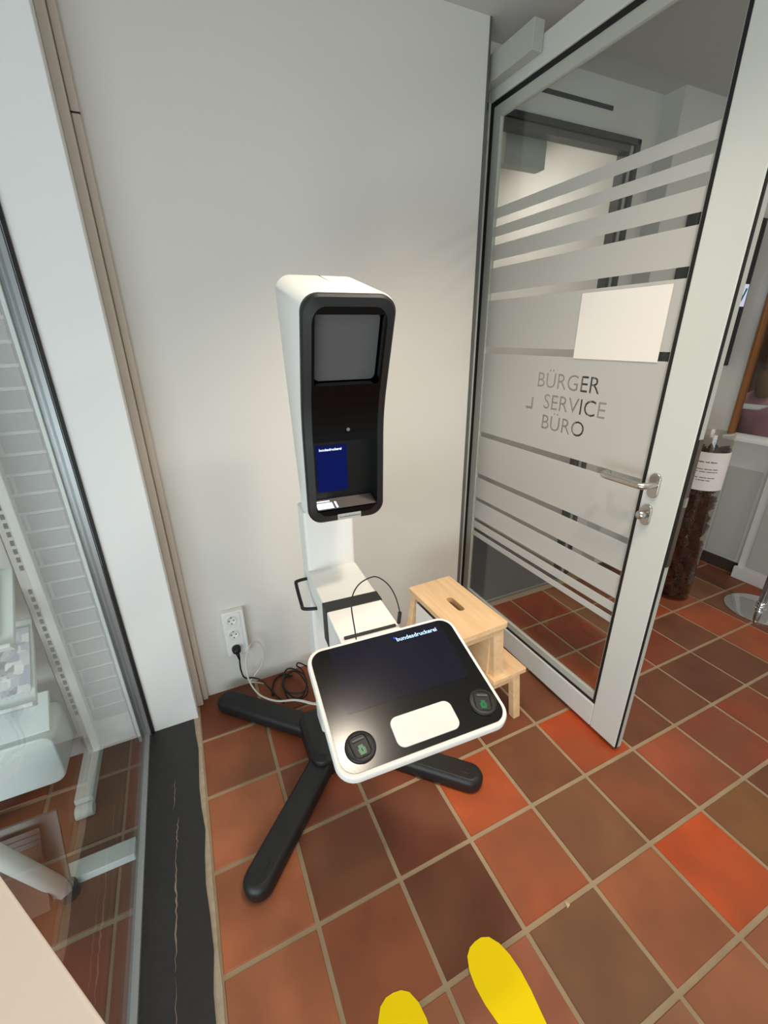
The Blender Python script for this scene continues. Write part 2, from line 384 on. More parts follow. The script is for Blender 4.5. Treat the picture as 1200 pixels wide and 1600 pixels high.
struct(BX('baseboard_pier', 1.665, 1.68, 0.99, 1.10, 0, 0.07, base_dark), 'dark skirting of the pier beside the doorway')
struct(BX('baseboard_back', 1.665, 2.508, 0.985, 1.0, 0, 0.07, base_dark), 'dark skirting under the black screen')
w1 = struct(BX('window_1', 2.505, 2.565, 0.848, 0.866, 0.87, 2.2, wood_frame, bevel=0.003), 'wooden frame of the service window')
BX('sill', 2.46, 2.60, -2.0, 0.865, 0.85, 0.875, col_m, w1, bevel=0.004)
BX('frame_top', 2.505, 2.565, -2.0, 0.848, 2.15, 2.2, wood_frame, w1)
BX('pane', 2.545, 2.549, -2.0, 0.848, 0.875, 2.15, glass_m, w1)
struct(BX('wall_office', 3.9, 4.0, -1.5, 2.4, 0, 2.49, office_m), 'brown office wall behind the service window')
struct(BX('wall_office_side', 2.56, 3.9, 1.9, 2.0, 0, 2.49, office_m), 'brown side wall of the office')
# passage beyond the doorway
struct(BX('wall_passage', -0.2, 4.2, 2.5, 2.6, 0, 2.49, wall_m), 'white end wall of the passage beyond the doorway')
struct(BX('wall_passage_right', 1.545, 1.62, 1.25, 2.5, 0, 2.49, wall_m), 'white side wall of the passage')
struct(BX('wall_passage_left', 0.45, 0.60, 1.17, 2.5, 0, 2.49, wall_m), 'white left side wall of the passage')

# doorway frame
df = struct(BX('door_2', 1.515, 1.545, 1.07, 1.13, 0, 2.30, dframe_m, bevel=0.004), 'dark grey steel door frame of the passage doorway')
BX('frame_reveal', 1.497, 1.515, 1.085, 1.13, 0, 2.28, bead_m, df)
BX('frame_stop', 1.478, 1.497, 1.09, 1.14, 0, 2.26, dframe_m, df)
BX('frame_top', 0.60, 1.545, 1.07, 1.13, 2.275, 2.30, dframe_m, df, bevel=0.004)
BX('frame_stop_top', 0.60, 1.497, 1.085, 1.14, 2.25, 2.275, frame_m, df)
BX('frame_hinge_side', 0.60, 0.64, 1.10, 1.16, 0, 2.30, frame_m, df)
BX('vent_slot', 0.86, 1.36, 1.095, 1.102, 2.385, 2.40, hole_m, df)
BX('second_closer', 0.86, 1.09, 1.19, 1.25, 2.165, 2.30, bead_m, df, bevel=0.004)
BX('corner_post', 0.598, 0.606, 0.988, 1.10, 0, 2.49, frame_m, df)
mt = BX('door_mat', 0.62, 1.47, 1.045, 2.3, 0.0, 0.006, matgrey_m)
tag(mt, 'grey ribbed entrance mat beyond the open glass door', 'door mat')
BX('mat_frame', 0.62, 1.49, 1.036, 1.047, 0.0, 0.007, alu_m, mt)

# ------------------------------------------------------------------ open glass door
dr = struct(bpy.data.objects.new('door_1', None), 'open white framed glass door with frosted stripes'); COL.objects.link(dr); dr.location = (0.67, 0, 0)
T = 0.034; Y0, Y1, Z0, Z1 = 0.022, 1.16, 0.02, 2.375
BX('stile', 0, T, Y0, 0.136, Z0, Z1, door_m, dr, bevel=0.004)
BX('stile', 0, T, 1.062, Y1, Z0, Z1, door_m, dr, bevel=0.004)
BX('bottom_rail', 0, T, 0.136, 1.062, Z0, 0.125, door_m, dr, bevel=0.004)
BX('top_rail', 0, T, 0.136, 1.062, 2.292, Z1, door_m, dr, bevel=0.004)
gk = MB(); gk.box(0.008, 0.030, 1.046, 1.063, 0.125, 2.292); gk.box(0.008, 0.030, 0.136, 1.046, 0.124, 0.136); gk.box(0.008, 0.030, 0.136, 1.046, 2.276, 2.293); gk.box(0.008, 0.030, 0.135, 0.150, 0.136, 2.276)
gk.build('gasket', rubber_m, dr)
be = MB(); be.box(0.012, 0.028, 1.004, 1.046, 0.136, 2.276); be.box(0.012, 0.028, 0.150, 1.004, 0.136, 0.165); be.box(0.012, 0.028, 0.150, 1.004, 2.238, 2.276); be.box(0.012, 0.028, 0.149, 0.154, 0.165, 2.238)
be.build('glazing_bead', bead_m, dr)
BX('glass_pane', 0.0205, 0.0255, 0.152, 1.006, 0.163, 2.24, glass_dm, dr)
SL = [0.498, 0.525, 0.544, 0.581, 0.601, 0.693, 0.712, 0.815, 0.838, 1.022, 1.046, 1.398, 1.424, 1.610, 1.638, 1.732, 1.760, 1.815, 1.845, 1.880, 1.908, 1.945]
for k in range(0, len(SL), 2):
    z0, z1 = SL[k], SL[k + 1]
    if z0 > 1.04 and z0 < 1.1:                            # the band that carries the cut-out lettering
        cut = MB().box(0.0185, 0.0200, 0.155, 1.003, z0, z1).mesh('frosted_band', film_m)
        o = add('frosted_band', cut, dr)
        R = Matrix.Translation((0.019, 0, 0)) @ Matrix.Rotation(math.radians(-90), 4, 'Z') @ Matrix.Rotation(math.radians(90), 4, 'X')
        cutters = []
        for body, y, z in (('BÜRGER', 0.665, 1.285), ('SERVICE', 0.618, 1.207), ('BÜRO', 0.618, 1.129)):
            tm = text_mesh('cut', body, 0.079, None, Matrix.Translation((0, y, z)) @ R, extrude=0.01)
            tm.parent = dr; cutters.append(tm)
        lg = MB().prism([(0.672, 1.195), (0.712, 1.195), (0.712, 1.205), (0.682, 1.205), (0.682, 1.242), (0.672, 1.242)], 'x', 0.005, 0.03)
        c2 = add('cut', lg.mesh('cut'), dr); cutters.append(c2)
        for c in cutters:
            md = o.modifiers.new('cut', 'BOOLEAN'); md.operation = 'DIFFERENCE'; md.object = c; md.solver = 'EXACT'
        bpy.context.view_layer.update()
        me = bpy.data.meshes.new_from_object(o.evaluated_get(bpy.context.evaluated_depsgraph_get()))
        if len(me.polygons) > 20:
            o.modifiers.clear(); o.data = me; me.materials.clear(); me.materials.append(film_m)
        else:
            o.modifiers.clear()
        for c in cutters: bpy.data.objects.remove(c)
        o['label'] = 'frosted band with clear cut-out letters'
    else:
        BX('frosted_band', 0.0185, 0.0200, 0.155, 1.003, z0, z1, film_m, dr)
# lever handle, lock, edge hardware, closer
hd = MB().prism([(y + 0.102, z + 1.045) for y, z in rrect(0.034, 0.078, 0.0165)], 'x', -0.008, 0.0).build('handle_plate', steel_m, dr, bevel=0.002)
lv = spline([(-0.005, 0.098, 1.05), (-0.035, 0.098, 1.05), (-0.055, 0.105, 1.05), (-0.060, 0.125, 1.05), (-0.060, 0.20, 1.05), (-0.060, 0.228, 1.05), (-0.052, 0.243, 1.05), (-0.030, 0.246, 1.05)], 6)
MB().tube(lv, 0.0105, 12).build('lever', steel_m, hd, smooth=True)
lk = MB().prism([(y + 0.106, z + 0.948) for y, z in rrect(0.032, 0.068, 0.0155)], 'x', -0.008, 0.0).build('lock_plate', steel_m, dr, bevel=0.002)
Mx = Matrix.Translation((-0.006, 0.106, 0.952)) @ Matrix.Rotation(math.radians(-90), 4, 'Y')
MB().lathe([(0.008, 0), (0.008, 0.012), (0.0135, 0.015), (0.0145, 0.027), (0.012, 0.034), (0.004, 0.036)], 16, Mx).build('thumb_turn', steel_m, lk, smooth=True)
BX('edge_seal', 0.003, 0.010, Y0 - 0.004, Y0 + 0.002, Z0, Z1, rubber_m, dr)
BX('edge_strip', 0.012, 0.031, Y0 - 0.003, Y0 + 0.002, Z0, Z1, bead_m, dr)
BX('lock_strip', 0.012, 0.030, Y0 - 0.006, Y0 - 0.002, 0.80, 1.20, mat('lock_strip_bronze', rgb(104, 92, 82), 0.35, metal=0.7), dr)
BX('strike_bolt', 0.014, 0.027, Y0 - 0.009, Y0 - 0.005, 1.0, 1.03, steel_m, dr)
cl = BX('door_closer', -0.045, -0.001, 0.79, 1.10, 2.325, 2.405, bead_m, dr, bevel=0.003)
sheet = BX('white_rectangle', 0.6862, 0.6872, 0.19, 0.50, 1.395, 1.60, paper_m)  # thin white rectangle on the near face of the door glass
tag(sheet, 'plain white rectangle on the frosted door glass above the lettering', 'sheet')

# ------------------------------------------------------------------ biometric kiosk
YAW = math.radians(-3.44)
ks = thing('biometric_kiosk', (-0.241, 0.505, 0), YAW, 'white and black photo and fingerprint terminal standing against the back wall', 'kiosk')
# base: hub and four legs
base_c = Vector((-0.02, 0.015, 0)); RB = Matrix.Rotation(-YAW, 4, 'Z')
hub = MB()
def loft(mb, rings):
    nr = len(rings[0]); v = [p for r in rings for p in r]
    f = [(i * nr + k, i * nr + (k + 1) % nr, (i + 1) * nr + (k + 1) % nr, (i + 1) * nr + k) for i in range(len(rings) - 1) for k in range(nr)]
    f += [tuple(range(nr))[::-1], tuple(range((len(rings) - 1) * nr, len(rings) * nr))]
    mb.add(v, f)
MBASE = Matrix.Translation(base_c) @ RB
def hring(w, r, z): return [MBASE @ Vector((x, y, z)) for x, y in rrect(w, w, r, 6)]
loft(hub, [hring(0.255, 0.045, 0.004), hring(0.255, 0.045, 0.062), hring(0.248, 0.045, 0.074), hring(0.225, 0.04, 0.083), hring(0.20, 0.035, 0.086)])
hub_o = hub.build('base_hub', kblack_m, ks, bevel=0.002)
for a in (45, 135, 225, 315):
    leg = MB(); M = MBASE @ Matrix.Rotation(math.radians(a), 4, 'Z')
    def lring(w, l1, z, ins=0):
        pts = [(0.09, -w / 2), (l1 - w / 2, -w / 2)] + [(l1 - w / 2 + w / 2 * math.cos(t), w / 2 * math.sin(t)) for t in [math.radians(-75 + 15 * q) for q in range(11)]] + [(l1 - w / 2, w / 2), (0.09, w / 2)]
        return [M @ Vector((x, y, z)) for x, y in pts]
    loft(leg, [lring(0.088, 0.560, 0.010), lring(0.090, 0.562, 0.038), lring(0.082, 0.556, 0.050), lring(0.066, 0.546, 0.058), lring(0.058, 0.540, 0.059)])
    lo = leg.build('base_leg', kblack_m, ks, bevel=0.0015)
    sc = MB(); sc.prism([(x + 0.495, y) for x, y in rrect(0.05, 0.026, 0.0125)], 'z', 0.0575, 0.0605, M)
    sc.build('screw_cover', kblack_m, lo, bevel=0.001)
    ft = MB(); ft.lathe([(0.022, 0.0), (0.022, 0.011)], 14, M @ Matrix.Translation((0.505, 0, 0))); ft.build('foot_pad', rubber_m, lo)
# post
post = MB()
def pring(x, y0, y1, z): return [Vector((px, py + (y0 + y1) / 2, z)) for px, py in rrect(2 * x, y1 - y0, 0.012, 3)]
loft(post, [pring(0.079, 0.0, 0.10, 0.06), pring(0.079, 0.0, 0.10, 0.985), pring(0.05, -0.02, 0.08, 1.00), pring(0.045, -0.11, 0.0, 1.36)])
post.build('post', kwhite_m, ks, bevel=0.002)
# arm
ar = BX('arm', -0.079, 0.079, -0.50, 0.005, 0.672, 0.786, kwhite_m, ks, bevel=0.003)
st = MB(); st.box(-0.0815, 0.0815, -0.236, -0.190, 0.668, 0.7885); st.build('strap', kblack_m, ar, bevel=0.001)
hnd = spline([(-0.079, 0.035, 0.742), (-0.112, 0.03, 0.742), (-0.118, 0.015, 0.738), (-0.118, -0.055, 0.708), (-0.115, -0.075, 0.704), (-0.079, -0.10, 0.712)], 5)
MB().tube(hnd, 0.0055, 8).build('handle', kblack_m, ar, smooth=True)
# security cable on the arm
rod = BX('clip_bar', -0.068, 0.070, -0.366, -0.358, 0.787, 0.793, kblack_m, ar, bevel=0.002)
lp = [(-0.315, 0.10, 0.795), (-0.318, 0.102, 0.84), (-0.321, 0.11, 0.899), (-0.313, 0.12, 0.926), (-0.291, 0.13, 0.945), (-0.257, 0.14, 0.948), (-0.237, 0.14, 0.941), (-0.212, 0.14, 0.914), (-0.193, 0.14, 0.874), (-0.186, 0.13, 0.83), (-0.187, 0.135, 0.798)]
inv = (Matrix.Translation((-0.241, 0.505, 0)) @ Matrix.Rotation(YAW, 4, 'Z')).inverted()
lp = [inv @ Vector(p) for p in lp]
MB().tube(spline(lp, 5), 0.0016, 6).build('security_cable', kblack_m, ar, smooth=True)
MB().tube([lp[-2] + Vector((0, 0, 0.002)), lp[-1]], 0.005, 8).build('cable_ferrule', kblack_m, ar)

# tablet
TIL = 0.2502
TM = Matrix.Translation((0.010, -0.549, 0.781)) @ Matrix.Rotation(TIL, 4, 'X')
W, H = 0.37, 0.291
def tring(w, h, r, z, dy=0): return [TM @ Vector((x, y + dy, z)) for x, y in rrect(w, h, r, 8)]
tab = MB()
loft(tab, [tring(W - 0.05, H - 0.05, 0.03, -0.034), tring(W - 0.006, H - 0.006, 0.036, -0.022), tring(W, H, 0.038, -0.016), tring(W, H, 0.038, -0.004), tring(W - 0.004, H - 0.004, 0.036, 0.0)])
tb_o = tab.build('tablet_body', kwhite_m, ks, bevel=0.0008)
gp = MB(); loft(gp, [tring(W - 0.018, H - 0.018, 0.030, -0.003), tring(W - 0.018, H - 0.018, 0.030, 0.0012)])
gp.build('glass_cover', bglass_m, tb_o)
sd = MB(); sd.prism(rrect(0.282, 0.160, 0.004), 'z', 0.0008, 0.0015, TM @ Matrix.Translation((0.008, 0.054, 0))); so = sd.build('screen', screen_m, tb_o)
text_mesh('screen_lettering', 'bundesdruckerei', 0.0158, pale_emit, TM @ Matrix.Translation((0.028, 0.108, 0.0019)), parent=tb_o, bold=0.0003)
mk = MB().box(0.0235, 0.0275, 0.1165, 0.1215, 0.0015, 0.002, TM).build('screen_mark', blue_emit, tb_o)
MB().prism(rrect(0.136, 0.062, 0.016, 6), 'z', 0.0, 0.0035, TM @ Matrix.Translation((0.006, -0.092, 0))).build('fingerprint_pad', pad_m, tb_o, bevel=0.001)
for sx, sy, rz in ((-0.131, -0.094, 0.12), (0.142, -0.090, -0.35)):
    SM = TM @ Matrix.Translation((sx, sy, 0)) @ Matrix.Rotation(rz, 4, 'Z')
    r0 = MB(); r0.lathe([(0.030, 0.0), (0.030, 0.004), (0.027, 0.0065), (0.017, 0.0045), (0.001, 0.0045)], 28, SM)
    ro = r0.build('finger_reader', kblack_m, tb_o, smooth=True)
    MB().prism(rrect(0.034, 0.042, 0.008, 4), 'z', 0.003, 0.0052, SM).build('reader_well', kblack_m, tb_o)
    rim = [SM @ Vector((x, y + 0.001, 0.0062)) for x, y in rrect(0.034, 0.042, 0.010, 5)]
    MB().tube(rim, 0.0016, 6, closed=True).build('reader_rim', kblack_m, tb_o, smooth=True)
    gm = MB()
    for x0, x1, y0, y1 in ((-0.006, 0.006, -0.016, -0.011), (-0.007, -0.001, -0.011, -0.004), (0.001, 0.007, -0.011, -0.004), (-0.0045, 0.0045, -0.004, 0.002)): gm.box(x0, x1, y0, y1, 0.005, 0.0058, SM)
    gm.build('reader_window', green_m, tb_o)
    MB().box(-0.012, 0.012, 0.010, 0.014, 0.005, 0.0085, SM).build('reader_bar', frame_m, tb_o, bevel=0.001)
# tray under the tablet
MB().prism([(-0.06, -0.034), (0.10, -0.034), (0.10, -0.050), (-0.05, -0.050)], 'x', -0.165, 0.165, TM).build('tablet_tray', kwhite_m, tb_o, bevel=0.003)

# head
PR = [Vector((0, -0.198, 1.037)), Vector((0, -0.213, 1.310)), Vector((0, -0.302, 1.556))]
l1 = (PR[1] - PR[0]).length; l2 = (PR[2] - PR[1]).length; LEN = l1 + l2
def prof(s):                                             # front profile with a soft knee
    e = 0.06
    def raw(q): return PR[0].lerp(PR[1], q / l1) if q <= l1 else PR[1].lerp(PR[2], (q - l1) / l2)
    if abs(s - l1) < e:
        t = (s - l1 + e) / (2 * e); a, b, c = raw(l1 - e), PR[1], raw(l1 + e)
        return a * (1 - t) ** 2 + b * 2 * t * (1 - t) + c * t * t
    return raw(s)
def pnorm(s):
    d = (prof(s + 0.004) - prof(s - 0.004)).normalized(); return Vector((0, d.z * -1, d.y)).normalized()
HW, RC = 0.100, 0.036
CAV = (-0.080, 0.080, 0.034, 0.212); LGT = (-0.074, 0.074, 0.352, 0.500)
rows = sorted(set([RC * (1 - math.cos(math.radians(90 * k / 7))) for k in range(8)] + [LEN - RC * (1 - math.cos(math.radians(90 * k / 7))) for k in range(8)]
            + [CAV[2], CAV[3], LGT[2], LGT[3]] + [0.06 + 0.024 * k for k in range(18)]))
rows = [r for i, r in enumerate(rows) if i == 0 or r - rows[i - 1] > 1e-4]
def halfw(s):
    q = min(s, LEN - s)
    return HW - RC + math.sqrt(max(0, RC ** 2 - (RC - q) ** 2)) if q < RC else HW
def ring(ins, dep, back=None):
    R_, L_ = [], []
    for s in rows:
        sc_ = ins + (LEN - 2 * ins) * s / LEN; x = max(halfw(s) * (HW - ins) / HW, 0.0)
        p = prof(sc_) + pnorm(sc_) * dep
        if back is not None:
            q = back(sc_); p = p.lerp(q, 1.0)
        R_.append(Vector((x, p.y, p.z))); L_.append(Vector((-x, p.y, p.z)))
    return R_ + L_[::-1]
hf = MB()
rg = [ring(0, -0.004), ring(0, 0.006), ring(0.004, 0.011), ring(0.020, 0.016)]
nr = len(rg[0]); v = [p for r in rg for p in r]
hf.add(v, [(i * nr + k, i * nr + (k + 1) % nr, (i + 1) * nr + (k + 1) % nr, (i + 1) * nr + k) for i in range(len(rg) - 1) for k in range(nr)])
n_rim = len(hf.f)
# front face rows with two openings
ins, dep = 0.020, 0.016
def fpt(x, s): p = prof(s) + pnorm(s) * dep; return Vector((x, p.y, p.z))
s_in = [ins + (LEN - 2 * ins) * s / LEN for s in rows]; xw = [max(halfw(s) * (HW - ins) / HW, 0) for s in rows]
cols_ = [CAV[0], LGT[0], LGT[1], CAV[1]]
for i in range(len(rows) - 1):
    a, b = s_in[i], s_in[i + 1]; segs = [a] + [q for q in (CAV[2], CAV[3], LGT[2], LGT[3]) if a + 1e-6 < q < b - 1e-6] + [b]
    for u, w in zip(segs[:-1], segs[1:]):
        def xat(s): return xw[i] + (xw[i + 1] - xw[i]) * ((s - a) / (b - a))
        m_ = (u + w) / 2; xu, xv = xat(u), xat(w)
        if CAV[2] < m_ < CAV[3]: iv = [(-1, CAV[0]), (CAV[1], 1)]
        elif LGT[2] < m_ < LGT[3]: iv = [(-1, LGT[0]), (LGT[1], 1)]
        else: iv = [(-1, 1)]
        for x0, x1 in iv:
            q = [fpt(-xu if x0 == -1 else min(x0, 0.0799), u), fpt(xu if x1 == 1 else x1, u), fpt(xv if x1 == 1 else x1, w), fpt(-xv if x0 == -1 else x0, w)]
            hf.add(q, [(0, 1, 2, 3)])
head = hf.build('head_front', kblack_m, ks)
head.data.materials.append(mat('head_face_black', rgb(4, 4, 5), 0.3, spec=0.25))
for p_ in head.data.polygons:
    p_.use_smooth = True
    if p_.index >= n_rim: p_.material_index = 1
head.modifiers.new('es', 'EDGE_SPLIT').split_angle = 0.35
# white rear shell
B0, B1 = Vector((0, -0.150, 1.045)), Vector((0, -0.045, 1.606))
def backf(s): return B0.lerp(B1, s / LEN)
sh = MB()
def bring(ins, push):
    R_, L_ = [], []
    for s in rows:
        sc_ = ins + (LEN - 2 * ins) * s / LEN; x = max(halfw(s) * (HW - ins) / HW, 0)
        q = backf(sc_) + Vector((0, push, 0)); R_.append(Vector((x, q.y, q.z))); L_.append(Vector((-x, q.y, q.z)))
    return R_ + L_[::-1]
rg = [ring(0.0, -0.004), ring(-0.0015, -0.008), bring(-0.007, -0.014), bring(0.002, 0.0), bring(0.02, 0.004)]
v = [p for r in rg for p in r]
sh.add(v, [(i * nr + k, i * nr + (k + 1) % nr, (i + 1) * nr + (k + 1) % nr, (i + 1) * nr + k) for i in range(len(rg) - 1) for k in range(nr)])
lastr = (len(rg) - 1) * nr; m_ = len(rows)
sh.f += [(lastr + i, lastr + i + 1, lastr + nr - 2 - i, lastr + nr - 1 - i) for i in range(m_ - 1)]
she = sh.build('head_shell', kwhite_m, ks, smooth=True)
es = she.modifiers.new('es', 'EDGE_SPLIT'); es.split_angle = 0.7
sm = MB(); a_, b_ = prof(LEN) , B1
sm.prism([(a_.y + 0.012, 1.5575), (b_.y - 0.014, 1.6125), (b_.y - 0.014, 1.6145), (a_.y + 0.012, 1.5598)], 'x', -0.0005, 0.0005); sm.build('shell_seam', frame_m, she)
# light panel recess
def onface(x, s, d): p = prof(s) + pnorm(s) * d; return Vector((x, p.y, p.z))
rc = MB(); sm_ = (LGT[2] + LGT[3]) / 2
def frow(x0, x1, s0, s1, d0, d1): return [onface(x0, s0, d0), onface(x1, s0, d0), onface(x1, s1, d0), onface(x0, s1, d0), onface(x0, s0, d1), onface(x1, s0, d1), onface(x1, s1, d1), onface(x0, s1, d1)]
q = frow(*LGT, dep, -0.012)
rc.add(q, [(0, 1, 5, 4), (1, 2, 6, 5), (2, 3, 7, 6), (3, 0, 4, 7), (4, 5, 6, 7)]); rc.build('light_recess', gloss_m, head)
up = (prof(LGT[3]) - prof(LGT[2])).normalized(); nn = pnorm(sm_)
FM = Matrix(((1, up.x, nn.x, 0), (0, up.y, nn.y, 0), (0, up.z, nn.z, 0), (0, 0, 0, 1)))
LM = Matrix.Translation(prof(sm_)) @ FM
MB().prism(rrect(0.142, 0.144, 0.013), 'z', -0.010, -0.004, LM).build('light_panel', lpanel_m, head, bevel=0.001)
# glossy lower face: camera window, dot, scan cavity
s_mid = 0.245
CM = Matrix.Translation(onface(0.006, 0.240, dep))
MB().lathe([(0.0042, 0.0), (0.0042, 0.0012)], 14, CM @ Matrix.Rotation(math.radians(90), 4, 'X')).build('camera_dot', mat('lens_grey', rgb(120, 120, 122), 0.3), head)
cv = MB()
q = frow(*CAV, dep, -0.035)
cv.add(q, [(1, 2, 6, 5), (2, 3, 7, 6), (3, 0, 4, 7), (4, 5, 6, 7), (0, 1, 5, 4)]); cv.build('scan_cavity', mat('cavity_black', rgb(6, 6, 7), 0.35), head)
ub = (PR[1] - PR[0]).normalized(); nb_ = Vector((0, -ub.z, ub.y))
FB = Matrix(((1, ub.x, nb_.x, 0), (0, ub.y, nb_.y, 0), (0, ub.z, nb_.z, 0), (0, 0, 0, 1)))
def LB(x, s, d): return Matrix.Translation(prof(min(s, 0.2)) + (ub * (s - min(s, 0.2))) + nb_ * d + Vector((x, 0, 0))) @ FB
MB().prism(rrect(0.080, 0.122, 0.003), 'z', 0.0, 0.002, LB(-0.024, 0.128, -0.035)).build('blue_screen', blue_m, head)
text_mesh('blue_screen_lettering', 'bundesdruckerei', 0.0086, white_emit, LB(-0.056, 0.176, -0.0325), parent=head, bold=0.0003)
tray = MB(); tray.prism([(x, y) for x, y in ((-0.079, 0.0), (0.079, 0.0), (0.079, 0.046), (-0.079, 0.046))], 'z', 0, 0.002, LB(0, 0.0365, dep - 0.004) @ Matrix.Rotation(math.radians(-80), 4, 'X'))
tray.build('scan_plate', mat('scan_plate_grey', rgb(112, 106, 104), 0.25), head)
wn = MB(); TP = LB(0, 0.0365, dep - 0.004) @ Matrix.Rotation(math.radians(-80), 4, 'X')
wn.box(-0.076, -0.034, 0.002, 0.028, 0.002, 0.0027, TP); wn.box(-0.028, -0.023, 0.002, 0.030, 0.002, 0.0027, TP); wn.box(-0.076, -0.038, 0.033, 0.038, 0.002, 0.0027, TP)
wn.build('painted_window_reflection', white_emit, head)  # bright window reflection painted as glowing white patches on the plate
lb = MB(); lb.box(-0.028, 0.034, 0.006, 0.0215, 0, 0.0012, LB(0, 0.0, dep + 0.0005)); lo_ = lb.build('name_label', label_m, head)
text_mesh('name_lettering', 'bundesdruckerei', 0.0082, dark_ink, LB(-0.0235, 0.0115, dep + 0.0021), parent=head)

# ------------------------------------------------------------------ wooden step stool
sx0, sy0 = 0.27, 0.50
sl = thing('step_stool', (sx0, sy0, 0), math.radians(2.0), 'light birch step stool with hand slot, tucked behind the tablet', 'step stool')
def plank_with_slot():
    bm = bmesh.new()
    out = [bm.verts.new((x, y, 0)) for x, y in rrect(0.205, 0.375, 0.008, 3)]
    slot = [bm.verts.new((x, y, 0)) for x, y in rrect(0.030, 0.098, 0.0145, 6)]
    eo = [bm.edges.new((out[i], out[(i + 1) % len(out)])) for i in range(len(out))]
    ei = [bm.edges.new((slot[i], slot[(i + 1) % len(slot)])) for i in range(len(slot))]
    bmesh.ops.triangle_fill(bm, use_beauty=True, edges=eo + ei)
    for f in [f for f in bm.faces if abs(f.calc_center_median().x) < 0.0145 and abs(f.calc_center_median().y) < 0.048 and all(abs(v.co.x) <= 0.0151 and abs(v.co.y) <= 0.0491 for v in f.verts)]: bm.faces.remove(f)
    r = bmesh.ops.extrude_face_region(bm, geom=list(bm.faces))
    bmesh.ops.translate(bm, verts=[e for e in r['geom'] if isinstance(e, bmesh.types.BMVert)], vec=(0, 0, 0.020))
    bmesh.ops.recalc_face_normals(bm, faces=bm.faces)
    me = bpy.data.meshes.new('top_step'); bm.to_mesh(me); bm.free(); me.materials.append(birch_m); return me
tp = add('top_step', plank_with_slot(), sl); tp.location = (-0.025, 0.0, 0.482)
lo_s = MB().prism(rrect(0.165, 0.395, 0.006, 3), 'z', 0.230, 0.250, Matrix.Translation((0.112, 0, 0))).build('low_step', birch_m, sl, bevel=0.002)
def leg4(name, a, b, wx, wy, parent=sl):
    a, b = Vector(a), Vector(b); mb = MB()
    v = [p + Vector((sx * wx / 2, sy * wy / 2, 0)) for p in (a, b) for sx, sy in ((-1, -1), (1, -1), (1, 1), (-1, 1))]
    mb.add(v, [(3, 2, 1, 0), (4, 5, 6, 7)] + [(i, (i + 1) % 4, 4 + (i + 1) % 4, 4 + i) for i in range(4)])
    return mb.build(name, birch_m, parent, bevel=0.002)
for s_ in (-1, 1):
    leg4('leg', (-0.170, s_ * 0.172, 0), (-0.105, s_ * 0.158, 0.482), 0.034, 0.030)
    leg4('leg', (0.115, s_ * 0.172, 0.0), (0.052, s_ * 0.158, 0.482), 0.048, 0.030) if False else None
    leg4('leg', (0.172, s_ * 0.186, 0), (0.150, s_ * 0.176, 0.230), 0.034, 0.030)
    leg4('upright', (0.068, s_ * 0.166, 0.225), (0.048, s_ * 0.158, 0.482), 0.046, 0.028)
    BX('top_rail', -0.09, 0.03, s_ * 0.158 - 0.010, s_ * 0.158 + 0.010, 0.442, 0.482, birch_m, sl, bevel=0.002)
    BX('low_rail', -0.14, 0.14, s_ * 0.172 - 0.010, s_ * 0.172 + 0.010, 0.192, 0.228, birch_m, sl, bevel=0.002)
BX('back_panel', 0.03, 0.046, -0.150, 0.150, 0.252, 0.470, birch_m, sl, bevel=0.002)
bag = thing('paper_bag', (0.163, 0.50, 0.0), math.radians(2), 'white paper bag with grey print standing under the step stool', 'paper bag')
mbg = MB(); mbg.add([(-0.03, -0.11, 0.202), (0.06, -0.11, 0.202), (0.06, 0.11, 0.202), (-0.03, 0.11, 0.202), (-0.022, -0.118 ,0.47), (0.05, -0.118 ,0.47), (0.05, 0.118 ,0.47), (-0.022, 0.118, 0.47)],
        [(3, 2, 1, 0), (0, 1, 5, 4), (1, 2, 6, 5), (2, 3, 7, 6), (3, 0, 4, 7)])
for v_i in range(4): mbg.v[v_i] = (mbg.v[v_i][0], mbg.v[v_i][1], 0.0)
mbg.build('bag_body', paper_m, bag)
MB().tube(spline([(-0.031, 0.02, 0.33), (-0.031, -0.01, 0.36), (-0.031, -0.03, 0.33), (-0.031, -0.05, 0.345)], 5), 0.0018, 5).build('print_mark', grey_ink, bag)

# ------------------------------------------------------------------ socket, plug, cables
so_ = thing('wall_socket', (-0.554, 0.99, 0.305), 0, 'white triple wall socket low on the back wall', 'wall socket')
MB().prism(rrect(0.082, 0.222, 0.006, 3), 'y', -0.026, 0.0).build('socket_frame', bakelite_m, so_, bevel=0.003)
MB().prism([(0.036, -0.112), (0.048, -0.112), (0.048, 0.112), (0.036, 0.112)], 'y', -0.034, 0.0).build('frame_edge', bakelite_m, so_, bevel=0.003)
for k in (-1, 0, 1):
    z = k * 0.071
    ins_ = MB(); ins_.prism([(x, y + z) for x, y in rrect(0.064, 0.066, 0.004, 3)], 'y', -0.029, -0.02)
    io = ins_.build('socket_insert', bakelite_m, so_, bevel=0.001)
    RX = Matrix.Translation((-0.004, -0.0295, z)) @ Matrix.Rotation(math.radians(90), 4, 'X')
    MB().lathe([(0.0205, -0.002), (0.0215, 0.0015), (0.019, 0.0018), (0.018, 0.0002), (0.001, 0.0002)], 24, RX).build('socket_ring', bakelite_m, io, smooth=True)
    if k >= 0:
        for dx, dz in ((-0.0095, 0), (0.0095, 0)):
            MB().lathe([(0.003, 0), (0.003, 0.0008)], 10, RX @ Matrix.Translation((dx, dz, 0))).build('pin_hole', hole_m, io)
        for dz in (-0.0155, 0.0155):
            MB().box(-0.0025, 0.0025, dz - 0.003, dz + 0.003, 0, 0.001, RX).build('earth_clip', frame_m, io)
pw = thing('power_plug', (-0.558, 0.960, 0.234), 0, 'black plug with power cord in the lowest socket', 'plug')
PL = Matrix.Rotation(math.radians(90), 4, 'X')
